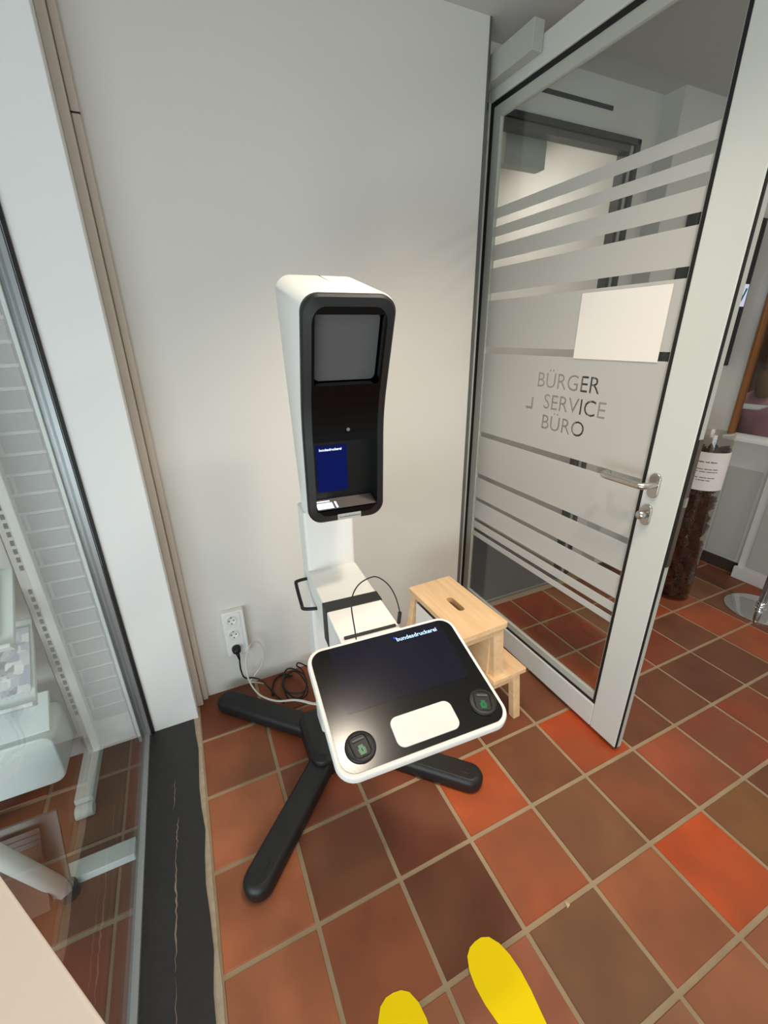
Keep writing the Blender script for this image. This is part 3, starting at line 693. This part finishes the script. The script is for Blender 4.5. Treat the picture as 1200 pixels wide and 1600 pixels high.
MB().lathe([(0.0185, 0.0), (0.0185, 0.010), (0.017, 0.022), (0.011, 0.030), (0.004, 0.032)], 18, PL).build('plug_body', cable_m, pw, smooth=True)
MB().tube([(0, -0.02, -0.004), (0.003, -0.024, -0.022), (0.005, -0.025, -0.045)], [0.010, 0.007, 0.004], 10).build('strain_relief', cable_m, pw, smooth=True)
cp = [(-0.553, 0.935, 0.19), (-0.555, 0.935, 0.137), (-0.545, 0.93, 0.09), (-0.51, 0.93, 0.075), (-0.475, 0.92, 0.05), (-0.444, 0.884, 0.012), (-0.425, 0.835, 0.008), (-0.41, 0.80, 0.008)]
cp = [Vector(p) - Vector((-0.558, 0.960, 0.234)) for p in cp]
MB().tube(spline(cp, 6), 0.0034, 8).build('cord', cable_m, pw, smooth=True)
coil = []
for k in range(56):
    a = k * 0.36; rr_ = 1 + 0.06 * math.sin(k * 1.3)
    coil.append((-0.345 + 0.050 * rr_ * math.cos(a), 0.855 + 0.088 * rr_ * math.sin(a), 0.006 + 0.0011 * k))
pts = [(-0.445, 0.86, 0.006), (-0.44, 0.90, 0.006), (-0.415, 0.955, 0.006), (-0.375, 0.968, 0.008), (-0.345, 0.945, 0.008)] + coil[4:] + [(-0.30, 0.94, 0.07), (-0.262, 0.90, 0.05), (-0.245, 0.80, 0.03), (-0.24, 0.70, 0.03)]
tag(MB().tube(spline(pts, 3), 0.0036, 7).build('coiled_cable', cable_m, smooth=True), 'coiled black cable lying on the tiles behind the kiosk', 'cable')
wp = [(-0.470, 0.935, 0.02), (-0.50, 0.93, 0.045), (-0.525, 0.93, 0.06), (-0.495, 0.94, 0.086), (-0.461, 0.95, 0.126), (-0.447, 0.95, 0.189), (-0.467, 0.94, 0.249), (-0.498, 0.92, 0.265), (-0.526, 0.88, 0.241), (-0.536, 0.85, 0.201), (-0.534, 0.8, 0.175), (-0.511, 0.7, 0.187), (-0.476, 0.5, 0.325), (-0.449, 0.25, 0.548), (-0.442, 0.05, 0.72), (-0.428, -0.005, 0.765)]
tag(MB().tube(spline(wp, 6), 0.003, 8).build('white_cable', wcable_m, smooth=True), 'pale looped cable from the tablet down to the wall', 'cable')

# ------------------------------------------------------------------ floor footprints and a crumb
def sole(name, cx, cy, rz, label):
    half = [(0.0, 0.0), (0.02, 0.002), (0.038, 0.012), (0.052, 0.035), (0.059, 0.065), (0.060, 0.10), (0.055, 0.14), (0.046, 0.18), (0.037, 0.225), (0.036, 0.25), (0.034, 0.275), (0.024, 0.295), (0.0, 0.303)]
    R_ = [(x, -y) for x, y in half]; L_ = [(-x * 0.96, -y) for x, y in half[1:-1]][::-1]
    o = MB().prism(R_[::-1] + L_[::-1], 'z', 0.0002, 0.0012).build(name, yellow_m)
    o.location = (cx, cy, 0.0); o.rotation_euler = (0, 0, rz); return tag(o, label, 'floor sticker', 'yellow footprints on the tiles')
sole('footprint_sticker', -0.137, -0.211, 0.10, 'yellow footprint sticker on the tiles, the right one, seen larger')
sole('footprint_sticker', -0.374, -0.205, -0.10, 'yellow footprint sticker on the tiles, the left one, only its toe in view')
cr_ = MB().add([(0, 0, 0), (0.012, 0.003, 0), (0.014, 0.012, 0), (0.004, 0.014, 0), (0.006, 0.006, 0.005), (0.011, 0.008, 0.004)], [(3, 2, 1, 0), (0, 1, 5, 4), (1, 2, 5), (2, 3, 4, 5), (3, 0, 4)]).build('crumb', mat('crumb_pale', rgb(205, 180, 145), 0.9))
cr_.location = (0.138, -0.262, 0.0); tag(cr_, 'tiny pale crumb lying on a tile joint', 'crumb')

# ------------------------------------------------------------------ cream counter in the near left corner
ct = thing('cream_counter', (-0.80, -0.55, 0), 0, 'cream topped corner counter at the lower left, close to the viewer', 'counter')
A = [(-0.912, -0.169), (-0.60, -0.636), (-0.60, -1.1), (-0.912, -1.1)]
MB().prism([(x + 0.80, y + 0.55) for x, y in A], 'z', 0.872, 0.90).build('counter_top', tcream_m, ct, bevel=0.004)
MB().lathe([(0.14, 0.0), (0.14, 0.012), (0.03, 0.02), (0.03, 0.872)], 20, Matrix.Translation((0.03, -0.33, 0))).build('pedestal', steel_m, ct, smooth=False)

# ------------------------------------------------------------------ things beyond the glass wall
rk = thing('brochure_rack', (-1.15, 0.80, 0), 0, 'white brochure rack with slotted post beyond the glass wall', 'rack')
ps = BX('post', 0.010, 0.062, 0.03, 0.06, 0.05, 1.75, rackgrey_m, rk, bevel=0.003)
slot_me = MB().box(-0.0045, 0.0045, -0.002, 0.001, -0.008, 0.008).mesh('slot', hole_m)
for k in range(44):
    if k in (19, 20, 30, 31): continue
    o = add('slot', slot_me, ps); o.location = (0.030, 0.0295, 0.25 + k * 0.028)
BX('foot', 0.006, 0.060, -0.17, 0.06, 0.022, 0.060, rack_m, rk, bevel=0.004)
MB().lathe([(0.022, -0.026), (0.022, 0.026)], 14, Matrix.Translation((0.033, -0.185, 0.023)) @ Matrix.Rotation(math.radians(90), 4, 'Y')).build('foot_cap', rack_m, rk, bevel=0.003)
def tier(y0, z0, y1, z1, t=0.018):
    d = Vector((0, y1 - y0, z1 - z0)).normalized(); n_ = Vector((0, -d.z, d.y)); c_ = [Vector((0, y0, z0)), Vector((0, y1, z1))]
    q_ = [c_[0], c_[1], c_[1] - n_ * t, c_[0] - n_ * t]
    tb_ = MB().prism([(p.y - 0.80, p.z) for p in q_], 'x', -0.62, -0.004).build('tier_board', rack_m, rk, bevel=0.003)
    e_ = [c_[0] - n_ * t, c_[0] + n_ * 0.022, c_[0] + n_ * 0.022 - d * 0.012, c_[0] - n_ * t - d * 0.012]
    MB().prism([(p.y - 0.80, p.z) for p in e_], 'x', -0.62, -0.004).build('tier_lip', rack_m, tb_, bevel=0.003)
tier(0.695, 0.665, 0.885, 0.845); tier(0.685, 0.455, 0.865, 0.645)
MB().prism(rrect(0.60, 0.20, 0.035, 4), 'y', -0.11, 0.06, Matrix.Translation((-0.306, 0, 0.205))).build('base_box', rack_m, rk, bevel=0.006)
MB().prism([(-0.09, 0.31), (0.0, 0.40), (0.012, 0.39), (-0.075, 0.30)], 'x', -0.60, -0.01).build('leaflet_tray', rack_m, rk, bevel=0.003)
BX('back_board', -0.62, -0.004, 0.066, 0.082, 0.12, 0.98, rackgrey_m, rk, bevel=0.003)
def brochure_mat(i):
    m = mat('brochure_print', rgb(200, 205, 210), 0.5)
    nt = m.node_tree; b = nt.nodes['Principled BSDF']; tc = nt.nodes['Texture Coordinate']
    n = nt.nodes.new('ShaderNodeTexVoronoi'); n.inputs['Scale'].default_value = 42 + i * 7; n.distance = 'CHEBYCHEV'
    nt.links.new(tc.outputs['Object'], n.inputs['Vector'])
    cr = nt.nodes.new('ShaderNodeValToRGB'); e = cr.color_ramp.elements
    cols = [rgb(150, 158, 178), rgb(222, 224, 226), rgb(170, 166, 164), rgb(205, 208, 214)]
    e[0].color = cols[i % 4]; e[1].color = cols[(i + 1) % 4]; x = e.new(0.5); x.color = rgb(232, 230, 226); y = e.new(0.7); y.color = rgb(128, 124, 130)
    sp = nt.nodes.new('ShaderNodeSeparateColor'); nt.links.new(n.outputs['Color'], sp.inputs[0]); nt.links.new(sp.outputs[0], cr.inputs[0]); nt.links.new(cr.outputs[0], b.inputs['Base Color'])
    return m
for i, (x, y, z, w_, h, lab) in enumerate(((-1.225, 0.770, 0.551, 0.13, 0.20, 'printed brochure on the middle tier of the rack, nearest the slotted post'), (-1.39, 0.770, 0.551, 0.15, 0.20, 'printed brochure on the middle tier of the rack, at the picture edge'),
                               (-1.235, 0.778, 0.750, 0.10, 0.20, 'white edged brochure on the upper tier of the rack, nearest the post'), (-1.38, 0.778, 0.750, 0.14, 0.21, 'brochure on the upper tier of the rack, at the picture edge'))):
    o = MB().box(-w_ / 2, w_ / 2, -0.004, 0.0, -h / 2, h / 2).build('brochure', brochure_mat(i)); o.location = (x, y, z + 0.006); o.rotation_euler = (math.radians(-45.5), 0, 0)
    tag(o, lab, 'brochure', 'brochures in the rack')
lh = thing('leaflet_stand', (-1.2, 0.42, 0), 0, 'dark leaflet holder on a long flat white foot beyond the glass', 'leaflet stand')
BX('foot_bar', -0.05, 0.242, -0.028, 0.028, 0.0, 0.028, rack_m, lh, bevel=0.003)
MB().prism([(-0.055, 0.03), (0.04, 0.25), (0.048, 0.246), (-0.045, 0.026)], 'x', -0.06, 0.09, Matrix.Translation((0.0, -0.01, 0))).build('holder_plate', mat('holder_grey', rgb(72, 67, 60), 0.35), lh, bevel=0.002)
for k in range(4):
    MB().prism([(-0.065 - k * 0.008, 0.05), (0.02 - k * 0.008, 0.235 - k * 0.012), (0.024 - k * 0.008, 0.233 - k * 0.012), (-0.061 - k * 0.008, 0.048)], 'x', -0.05 + 0.003 * k, 0.05, Matrix.Translation((-0.0, -0.014, 0))).build('leaflet', office_m if k == 3 else base_dark, lh)
tg = thing('white_stool_frame', (-1.19, 0.30, 0), 0, 'slanting white tubular leg beyond the glass at the left edge', 'stand')
MB().tube([(-0.10, -0.03, 0.66), (-0.02, 0.02, 0.36), (0.06, 0.07, 0.03)], 0.022, 14).build('tube_leg', rack_m, tg, smooth=True)
MB().lathe([(0.026, 0.0), (0.026, 0.035)], 14, Matrix.Translation((0.064, 0.073, 0.0))).build('tube_foot', rubber_m, tg)

# ------------------------------------------------------------------ right side: pine cone tube, barrier post, screen, person
TX, TY, TR_, TH = 1.925, 0.632, 0.094, 0.985
tu = thing('acrylic_tube', (TX, TY, 0), 0, 'tall clear acrylic tube full of pine cones behind the glass door', 'tube')
wl = MB(); nS = 40
for (r_, zs) in ((TR_, (0.0, TH)), (TR_ - 0.003, (0.01, TH))):
    vv = [(r_ * math.cos(2 * math.pi * k / nS), r_ * math.sin(2 * math.pi * k / nS), z) for z in zs for k in range(nS)]
    wl.add(vv, [(k, (k + 1) % nS, nS + (k + 1) % nS, nS + k) for k in range(nS)])
wl.build('tube_wall', acryl_m, tu, smooth=True)
MB().lathe([(TR_ - 0.002, 0.0), (TR_ - 0.002, 0.008)], nS).build('tube_bottom', acryl_m, tu)
sg = thing('tube_notice', (TX, TY, 0), 0, 'white paper notice wrapped round the acrylic tube', 'notice')
a0, a1 = math.radians(205 - 78), math.radians(205 + 80); nq = 24; rr_ = TR_ + 0.0012
pp = MB(); pa = []
for k in range(nq + 1):
    a = a0 + (a1 - a0) * k / nq
    for r_ in (rr_, rr_ + 0.0008):
        for z in (0.69, 0.895): pa.append((r_ * math.cos(a), r_ * math.sin(a), z))
fq = []
for k in range(nq):
    b = 4 * k; fq += [(b, b + 4, b + 5, b + 1), (b + 2, b + 3, b + 7, b + 6), (b + 1, b + 5, b + 7, b + 3), (b, b + 2, b + 6, b + 4)]
fq += [(0, 1, 3, 2), (4 * nq, 4 * nq + 2, 4 * nq + 3, 4 * nq + 1)]
pp.add(pa, fq); pp.build('sheet', paper_m, sg)
# blurred lines of print: word-like strokes
for (z, h, words) in ((0.844, 0.0065, ((-34, -4), (0, 10), (13, 30))), (0.806, 0.0045, ((-44, -38), (-34, -2), (1, 22), (24, 38))), (0.792, 0.0045, ((-46, -36), (-33, -14), (-10, 6), (8, 38))),
                      (0.760, 0.0045, ((-44, -38), (-35, -10), (-6, 12), (14, 34))), (0.746, 0.0045, ((-46, -18), (-14, -10), (-8, 10), (12, 24)))):
    for w0, w1 in words:
        mbk = MB(); v_ = []; f_ = []; m2 = max(3, int((w1 - w0) / 2))
        for k in range(m2 + 1):
            a = math.radians(205 + w0 + (w1 - w0) * k / m2); hh = h * (0.7 + 0.5 * rnd.random()); r2 = rr_ + 0.0012
            v_ += [(r2 * math.cos(a), r2 * math.sin(a), z - hh / 2), (r2 * math.cos(a), r2 * math.sin(a), z + hh / 2)]
        f_ = [(2 * k, 2 * k + 2, 2 * k + 3, 2 * k + 1) for k in range(m2)]
        mbk.add(v_, f_); mbk.build('print_line', grey_ink, sg)
cone = MB()
cone.lathe([(0.004, -0.034), (0.014, -0.024), (0.017, -0.005), (0.013, 0.02), (0.004, 0.036)], 8)
for k in range(62):
    t = k / 61; zz = -0.032 + 0.066 * t; rr2 = 0.013 + 0.016 * math.sin(math.pi * min(1, 0.12 + 0.9 * t)) * (1 - 0.35 * t); a = k * 2.39996
    ca, sa = math.cos(a), math.sin(a); wv = 0.0075
    tip = Vector((ca * (rr2 + 0.004), sa * (rr2 + 0.004), zz + 0.006)); inn = Vector((ca * 0.010, sa * 0.010, zz - 0.002)); tn = Vector((-sa, ca, 0))
    md_ = (tip + inn) / 2
    cone.add([inn, md_ + tn * wv, tip, md_ - tn * wv, md_ + Vector((0, 0, 0.006)), tip + Vector((0, 0, -0.004))], [(0, 1, 4), (1, 2, 4), (2, 3, 4), (3, 0, 4), (0, 5, 1), (1, 5, 2), (2, 5, 3), (3, 5, 0)])
cone_me = cone.mesh('pine_cone', cone_m)
for L_ in range(17):
    z = 0.045 + L_ * 0.0525
    for k in range(5):
        a = k * math.pi * 0.4 + L_ * 0.8; o = bpy.data.objects.new('pine_cone', cone_me); COL.objects.link(o)
        o.location = (TX + 0.054 * math.cos(a), TY + 0.054 * math.sin(a), z + rnd.uniform(-0.004, 0.004))
        o.rotation_euler = (rnd.uniform(0.9, 1.9), rnd.uniform(-0.4, 0.4), a + math.pi / 2 + rnd.uniform(-0.5, 0.5))
        o.scale = (0.98,) * 3
        tag(o, 'brown pine cone inside the clear acrylic tube', 'pine cone', 'pine cones in the tube')

bp_ = thing('barrier_post', (2.20, 0.295, 0), 0, 'chrome barrier post on a round mirror polished base', 'barrier post')
MB().lathe([(0.165, 0.0), (0.165, 0.006), (0.150, 0.010), (0.030, 0.016), (0.024, 0.020)], 48).build('base_disc', chrome_m, bp_, smooth=True).modifiers.new('es', 'EDGE_SPLIT').split_angle = 0.4
MB().lathe([(0.024, 0.018), (0.024, 0.05), (0.020, 0.055)], 20).build('collar', chrome_m, bp_, smooth=True)
MB().lathe([(0.0185, 0.05), (0.0185, 0.95)], 20).build('pole', steel_m, bp_, smooth=True)
MB().lathe([(0.03, 0.95), (0.03, 1.0), (0.02, 1.01)], 20).build('head_cap', chrome_m, bp_, smooth=True)

tv = thing('wall_screen', (2.17, 0.99, 1.66), 0, 'black upright information screen on the white pier beyond the door', 'screen')
BX('screen_body', -0.30, 0.30, -0.045, 0.008, -0.38, 0.38, tv_m, tv, bevel=0.004)
BX('screen_glass', -0.285, 0.285, -0.047, -0.044, -0.365, 0.365, gloss_m, tv)
BX('lit_banner', -0.285, 0.283, -0.049, -0.046, -0.055, 0.06, mat('banner_light', rgb(190, 195, 215), 0.4, emit=rgb(190, 196, 225), estr=0.7), tv)
ck = MB(); ck.prism([(0.225, 0.0), (0.245, -0.03), (0.275, 0.035), (0.262, 0.04), (0.245, 0.0), (0.235, 0.012)], 'y', -0.0505, -0.0485); ck.build('banner_tick', mat('tick_green', rgb(40, 120, 110), 0.5), tv)

# office furniture and the person behind the service window
dk = thing('office_monitor', (2.86, 1.0, 0.0), math.radians(10), 'dark office monitor and case behind the service window', 'monitor')
BX('monitor_case', -0.06, 0.06, 0.02, 0.14, 0.76, 1.0, tv_m, dk, bevel=0.005)
BX('shelf_board', -0.10, 0.10, -0.12, 0.16, 1.0, 1.008, rack_m, dk)
BX('monitor_stand', -0.02, 0.02, 0.05, 0.08, 0.72, 0.76, tv_m, dk)
ds = thing('office_desk', (3.66, 0.95, 0), 0, 'office desk the person sits at behind the service window', 'desk')
BX('desk_top', -0.14, 0.22, -0.7, 0.7, 0.69, 0.72, office_m, ds, bevel=0.003)
for x, y in ((-0.1, -0.66), (0.18, -0.66), (-0.1, 0.66), (0.18, 0.66)): BX('desk_leg', x - 0.02, x + 0.02, y - 0.02, y + 0.02, 0, 0.69, office_m, ds)
sv = thing('service_counter', (2.86, 0.7, 0), 0, 'low counter directly behind the service window', 'counter')
BX('counter_top', -0.22, 0.16, -0.9, 0.75, 0.69, 0.72, office_m, sv, bevel=0.003)
for x, y in ((-0.18, -0.85), (0.12, -0.85), (-0.18, 0.7), (0.12, 0.7)): BX('counter_leg', x - 0.02, x + 0.02, y - 0.02, y + 0.02, 0, 0.69, office_m, sv)
oc = thing('office_chair', (3.28, 1.06, 0), math.radians(155), 'dark office chair under the person in pink', 'chair')
MB().prism(rrect(0.44, 0.44, 0.06, 4), 'z', 0.31, 0.36, Matrix.Translation((-0.05, 0, 0))).build('seat', tv_m, oc, bevel=0.01)
MB().lathe([(0.03, 0.06), (0.03, 0.31)], 14, Matrix.Translation((-0.05, 0, 0))).build('column', steel_m, oc)
for k in range(5):
    a = k * 2 * math.pi / 5
    MB().tube([(-0.05, 0, 0.08), (-0.05 + 0.25 * math.cos(a), 0.25 * math.sin(a), 0.045)], 0.018, 8).build('base_arm', tv_m, oc)
    ell_c = (-0.05 + 0.25 * math.cos(a), 0.25 * math.sin(a), 0.0)
    MB().lathe([(0.022, 0.0), (0.024, 0.02), (0.022, 0.045)], 10, Matrix.Translation(ell_c)).build('caster', tv_m, oc)

def skin_mesh(name, verts, edges, radii, material, parent, sub=2):
    me = bpy.data.meshes.new(name); me.from_pydata(verts, edges, []); o = bpy.data.objects.new(name, me); COL.objects.link(o)
    bm = bmesh.new(); bm.from_mesh(me); lay = bm.verts.layers.skin.verify()
    for i_, v_ in enumerate(bm.verts):
        r_ = radii[i_]; v_[lay].radius = r_ if isinstance(r_, tuple) else (r_, r_); v_[lay].use_root = (i_ == 0)
    bm.to_mesh(me); bm.free()
    sk = o.modifiers.new('skin', 'SKIN'); sk.use_smooth_shade = True
    ss = o.modifiers.new('sub', 'SUBSURF'); ss.levels = sub; ss.render_levels = sub
    bpy.context.view_layer.update()
    m2 = bpy.data.meshes.new_from_object(o.evaluated_get(bpy.context.evaluated_depsgraph_get())); o.modifiers.clear(); o.data = m2
    m2.materials.clear(); m2.materials.append(material)
    for p in m2.polygons: p.use_smooth = True
    if parent: o.parent = parent
    return o
# seated person: local frame faces -x (towards the service window); y to the left in the picture
pe = thing('person', (3.28, 1.06, 0), math.radians(155), 'seated person with light brown hair in a pink top behind the service window', 'person')
V = [(0, 0, 0.50), (0, 0, 0.68), (-0.02, 0, 0.86), (-0.03, 0, 0.98), (-0.03, 0, 1.06), (-0.04, 0, 1.12), (-0.05, 0, 1.18),
     (-0.02, 0.17, 1.0), (-0.06, 0.25, 0.84), (-0.24, 0.22, 0.755), (-0.36, 0.14, 0.75),
     (-0.02, -0.17, 1.0), (-0.06, -0.25, 0.84), (-0.24, -0.22, 0.755), (-0.36, -0.14, 0.75),
     (-0.18, 0.10, 0.50), (-0.42, 0.11, 0.50), (-0.42, 0.11, 0.10), (-0.18, -0.10, 0.50), (-0.42, -0.11, 0.50), (-0.42, -0.11, 0.10), (-0.52, 0.11, 0.05), (-0.52, -0.11, 0.05)]
Ed = [(0, 1), (1, 2), (2, 3), (3, 4), (4, 5), (5, 6), (3, 7), (7, 8), (8, 9), (9, 10), (3, 11), (11, 12), (12, 13), (13, 14), (0, 15), (15, 16), (16, 17), (0, 18), (18, 19), (19, 20), (17, 21), (20, 22)]
Rd = [0.15, 0.14, 0.15, 0.12, 0.06, 0.055, 0.05, 0.07, 0.05, 0.042, 0.03, 0.07, 0.05, 0.042, 0.03, 0.09, 0.07, 0.05, 0.09, 0.07, 0.05, 0.04, 0.04]
body = skin_mesh('body', V, Ed, Rd, pink_m, pe)
def ell(name, c, r, m, parent, n1=16, n2=12, shape=None):
    mb = MB(); vs = []; fs = []
    for i in range(n2 + 1):
        th = math.pi * i / n2
        for k in range(n1):
            ph = 2 * math.pi * k / n1; d = Vector((math.sin(th) * math.cos(ph), math.sin(th) * math.sin(ph), math.cos(th)))
            s = shape(d) if shape else 1.0
            vs.append(Vector(c) + Vector((d.x * r[0], d.y * r[1], d.z * r[2])) * s)
    for i in range(n2):
        fs += [(i * n1 + k, i * n1 + (k + 1) % n1, (i + 1) * n1 + (k + 1) % n1, (i + 1) * n1 + k) for k in range(n1)]
    mb.add(vs, fs); return mb.build(name, m, parent, smooth=True)
def face_shape(d):
    s = 1.0
    if d.z < -0.2: s -= 0.10 * (-d.z - 0.2)
    s += 0.16 * math.exp(-((d.y / 0.14) ** 2 + ((d.z + 0.12) / 0.16) ** 2)) * (1 if d.x < 0 else 0)
    s -= 0.05 * math.exp(-(((abs(d.y) - 0.35) / 0.16) ** 2 + ((d.z - 0.08) / 0.1) ** 2)) * (1 if d.x < 0 else 0)
    return s
hd_ = ell('head', (-0.06, 0, 1.235), (0.095, 0.075, 0.115), skin_m, pe, 28, 22, face_shape)
for s_ in (-1, 1):
    ell('eye', (-0.142, s_ * 0.030, 1.243), (0.010, 0.013, 0.009), mat('eye_dark', rgb(40, 32, 28), 0.3), hd_, 10, 8)
    ell('ear', (-0.05, s_ * 0.076, 1.235), (0.018, 0.010, 0.03), skin_m, hd_, 10, 8)
ell('mouth', (-0.142, 0, 1.178), (0.008, 0.024, 0.006), mat('lips', rgb(170, 96, 92), 0.5), hd_, 10, 8)
ell('hair', (-0.030, 0, 1.245), (0.105, 0.093, 0.125), hair_m, pe, 24, 18, lambda d: 1.0 if d.x > -0.45 or d.z > 0.35 else 0.72)
ell('hair_back', (0.01, 0, 1.13), (0.075, 0.10, 0.15), hair_m, pe, 20, 14)
for s_ in (-1, 1):                                        # hands resting on the desk: palm, four fingers, thumb
    hx, hy, hz = -0.40, s_ * 0.125, 0.748
    vv = [(hx + 0.03, hy, hz), (hx - 0.03, hy, hz)]; ee = [(0, 1)]; rr = [(0.026, 0.016), (0.030, 0.014)]
    hand = skin_mesh('hand', vv, ee, rr, skin_m, pe, 2)
    for q, (dy, ln) in enumerate(((-0.027, 0.060), (-0.009, 0.072), (0.009, 0.068), (0.027, 0.052))):
        skin_mesh('finger', [(hx - 0.03, hy + dy, hz), (hx - 0.05 - ln * 0.4, hy + dy * 1.1, hz + 0.006), (hx - 0.05 - ln * 0.8, hy + dy * 1.12, hz - 0.004)], [(0, 1), (1, 2)], [0.009, 0.0085, 0.007], skin_m, hand, 1)
    skin_mesh('thumb', [(hx + 0.01, hy - s_ * 0.02, hz), (hx - 0.02, hy - s_ * 0.045, hz), (hx - 0.045, hy - s_ * 0.052, hz - 0.004)], [(0, 1), (1, 2)], [0.011, 0.010, 0.008], skin_m, hand, 1)

# ------------------------------------------------------------------ assumed ceiling lamps of the room and added fill lamps
LAB = ['assumed round warm ceiling downlight above the kiosk', 'added warm ceiling spot brightening the back wall', 'added warm ceiling downlight brightening the floor and yellow footprints', 'assumed round warm ceiling downlight above the open floor', 'assumed round warm ceiling downlight near the service window', 'added warm ceiling downlight brightening the passage beyond the doorway', 'added ceiling downlight brightening the office behind the service window']  # wall spot, footprint, passage and office lamps are added fill light, the others assumed
for i, (x, y, r_, wt) in enumerate(LAMPS):
    lt = thing('added_ceiling_lamp', (x, y, 2.49), 0, LAB[i], 'ceiling lamp', 'assumed and added ceiling downlights')
    MB().lathe([(r_, -0.012), (r_ + 0.02, -0.010), (r_ + 0.02, 0.0)], 28).build('lamp_ring', rack_m, lt, smooth=True)
    MB().lathe([(r_ - 0.004, -0.0145), (r_ - 0.004, -0.012)], 28).build('lamp_disc', lampw_m, lt)
    if i < 3:                                            # recessed spot: narrow warm cone
        ld = bpy.data.lights.new('lamp_light', 'SPOT'); ld.spot_size = math.radians(74 if i == 1 else 100); ld.spot_blend = 1.0 if i == 1 else 0.7; ld.shadow_soft_size = r_
    else:
        ld = bpy.data.lights.new('lamp_light', 'AREA'); ld.shape = 'DISK'; ld.size = 2 * r_
    ld.energy = wt; ld.color = (1.0, 0.86, 0.70) if i < 5 else (1.0, 0.94, 0.88)
    lo2 = bpy.data.objects.new('lamp_light', ld); COL.objects.link(lo2); lo2.parent = lt; lo2.location = (0, 0, -0.02)
    if i == 1: lo2.rotation_euler = Vector((0.14, 1.31, -2.1)).to_track_quat('-Z', 'Y').to_euler()   # added fill spot turned to the wall
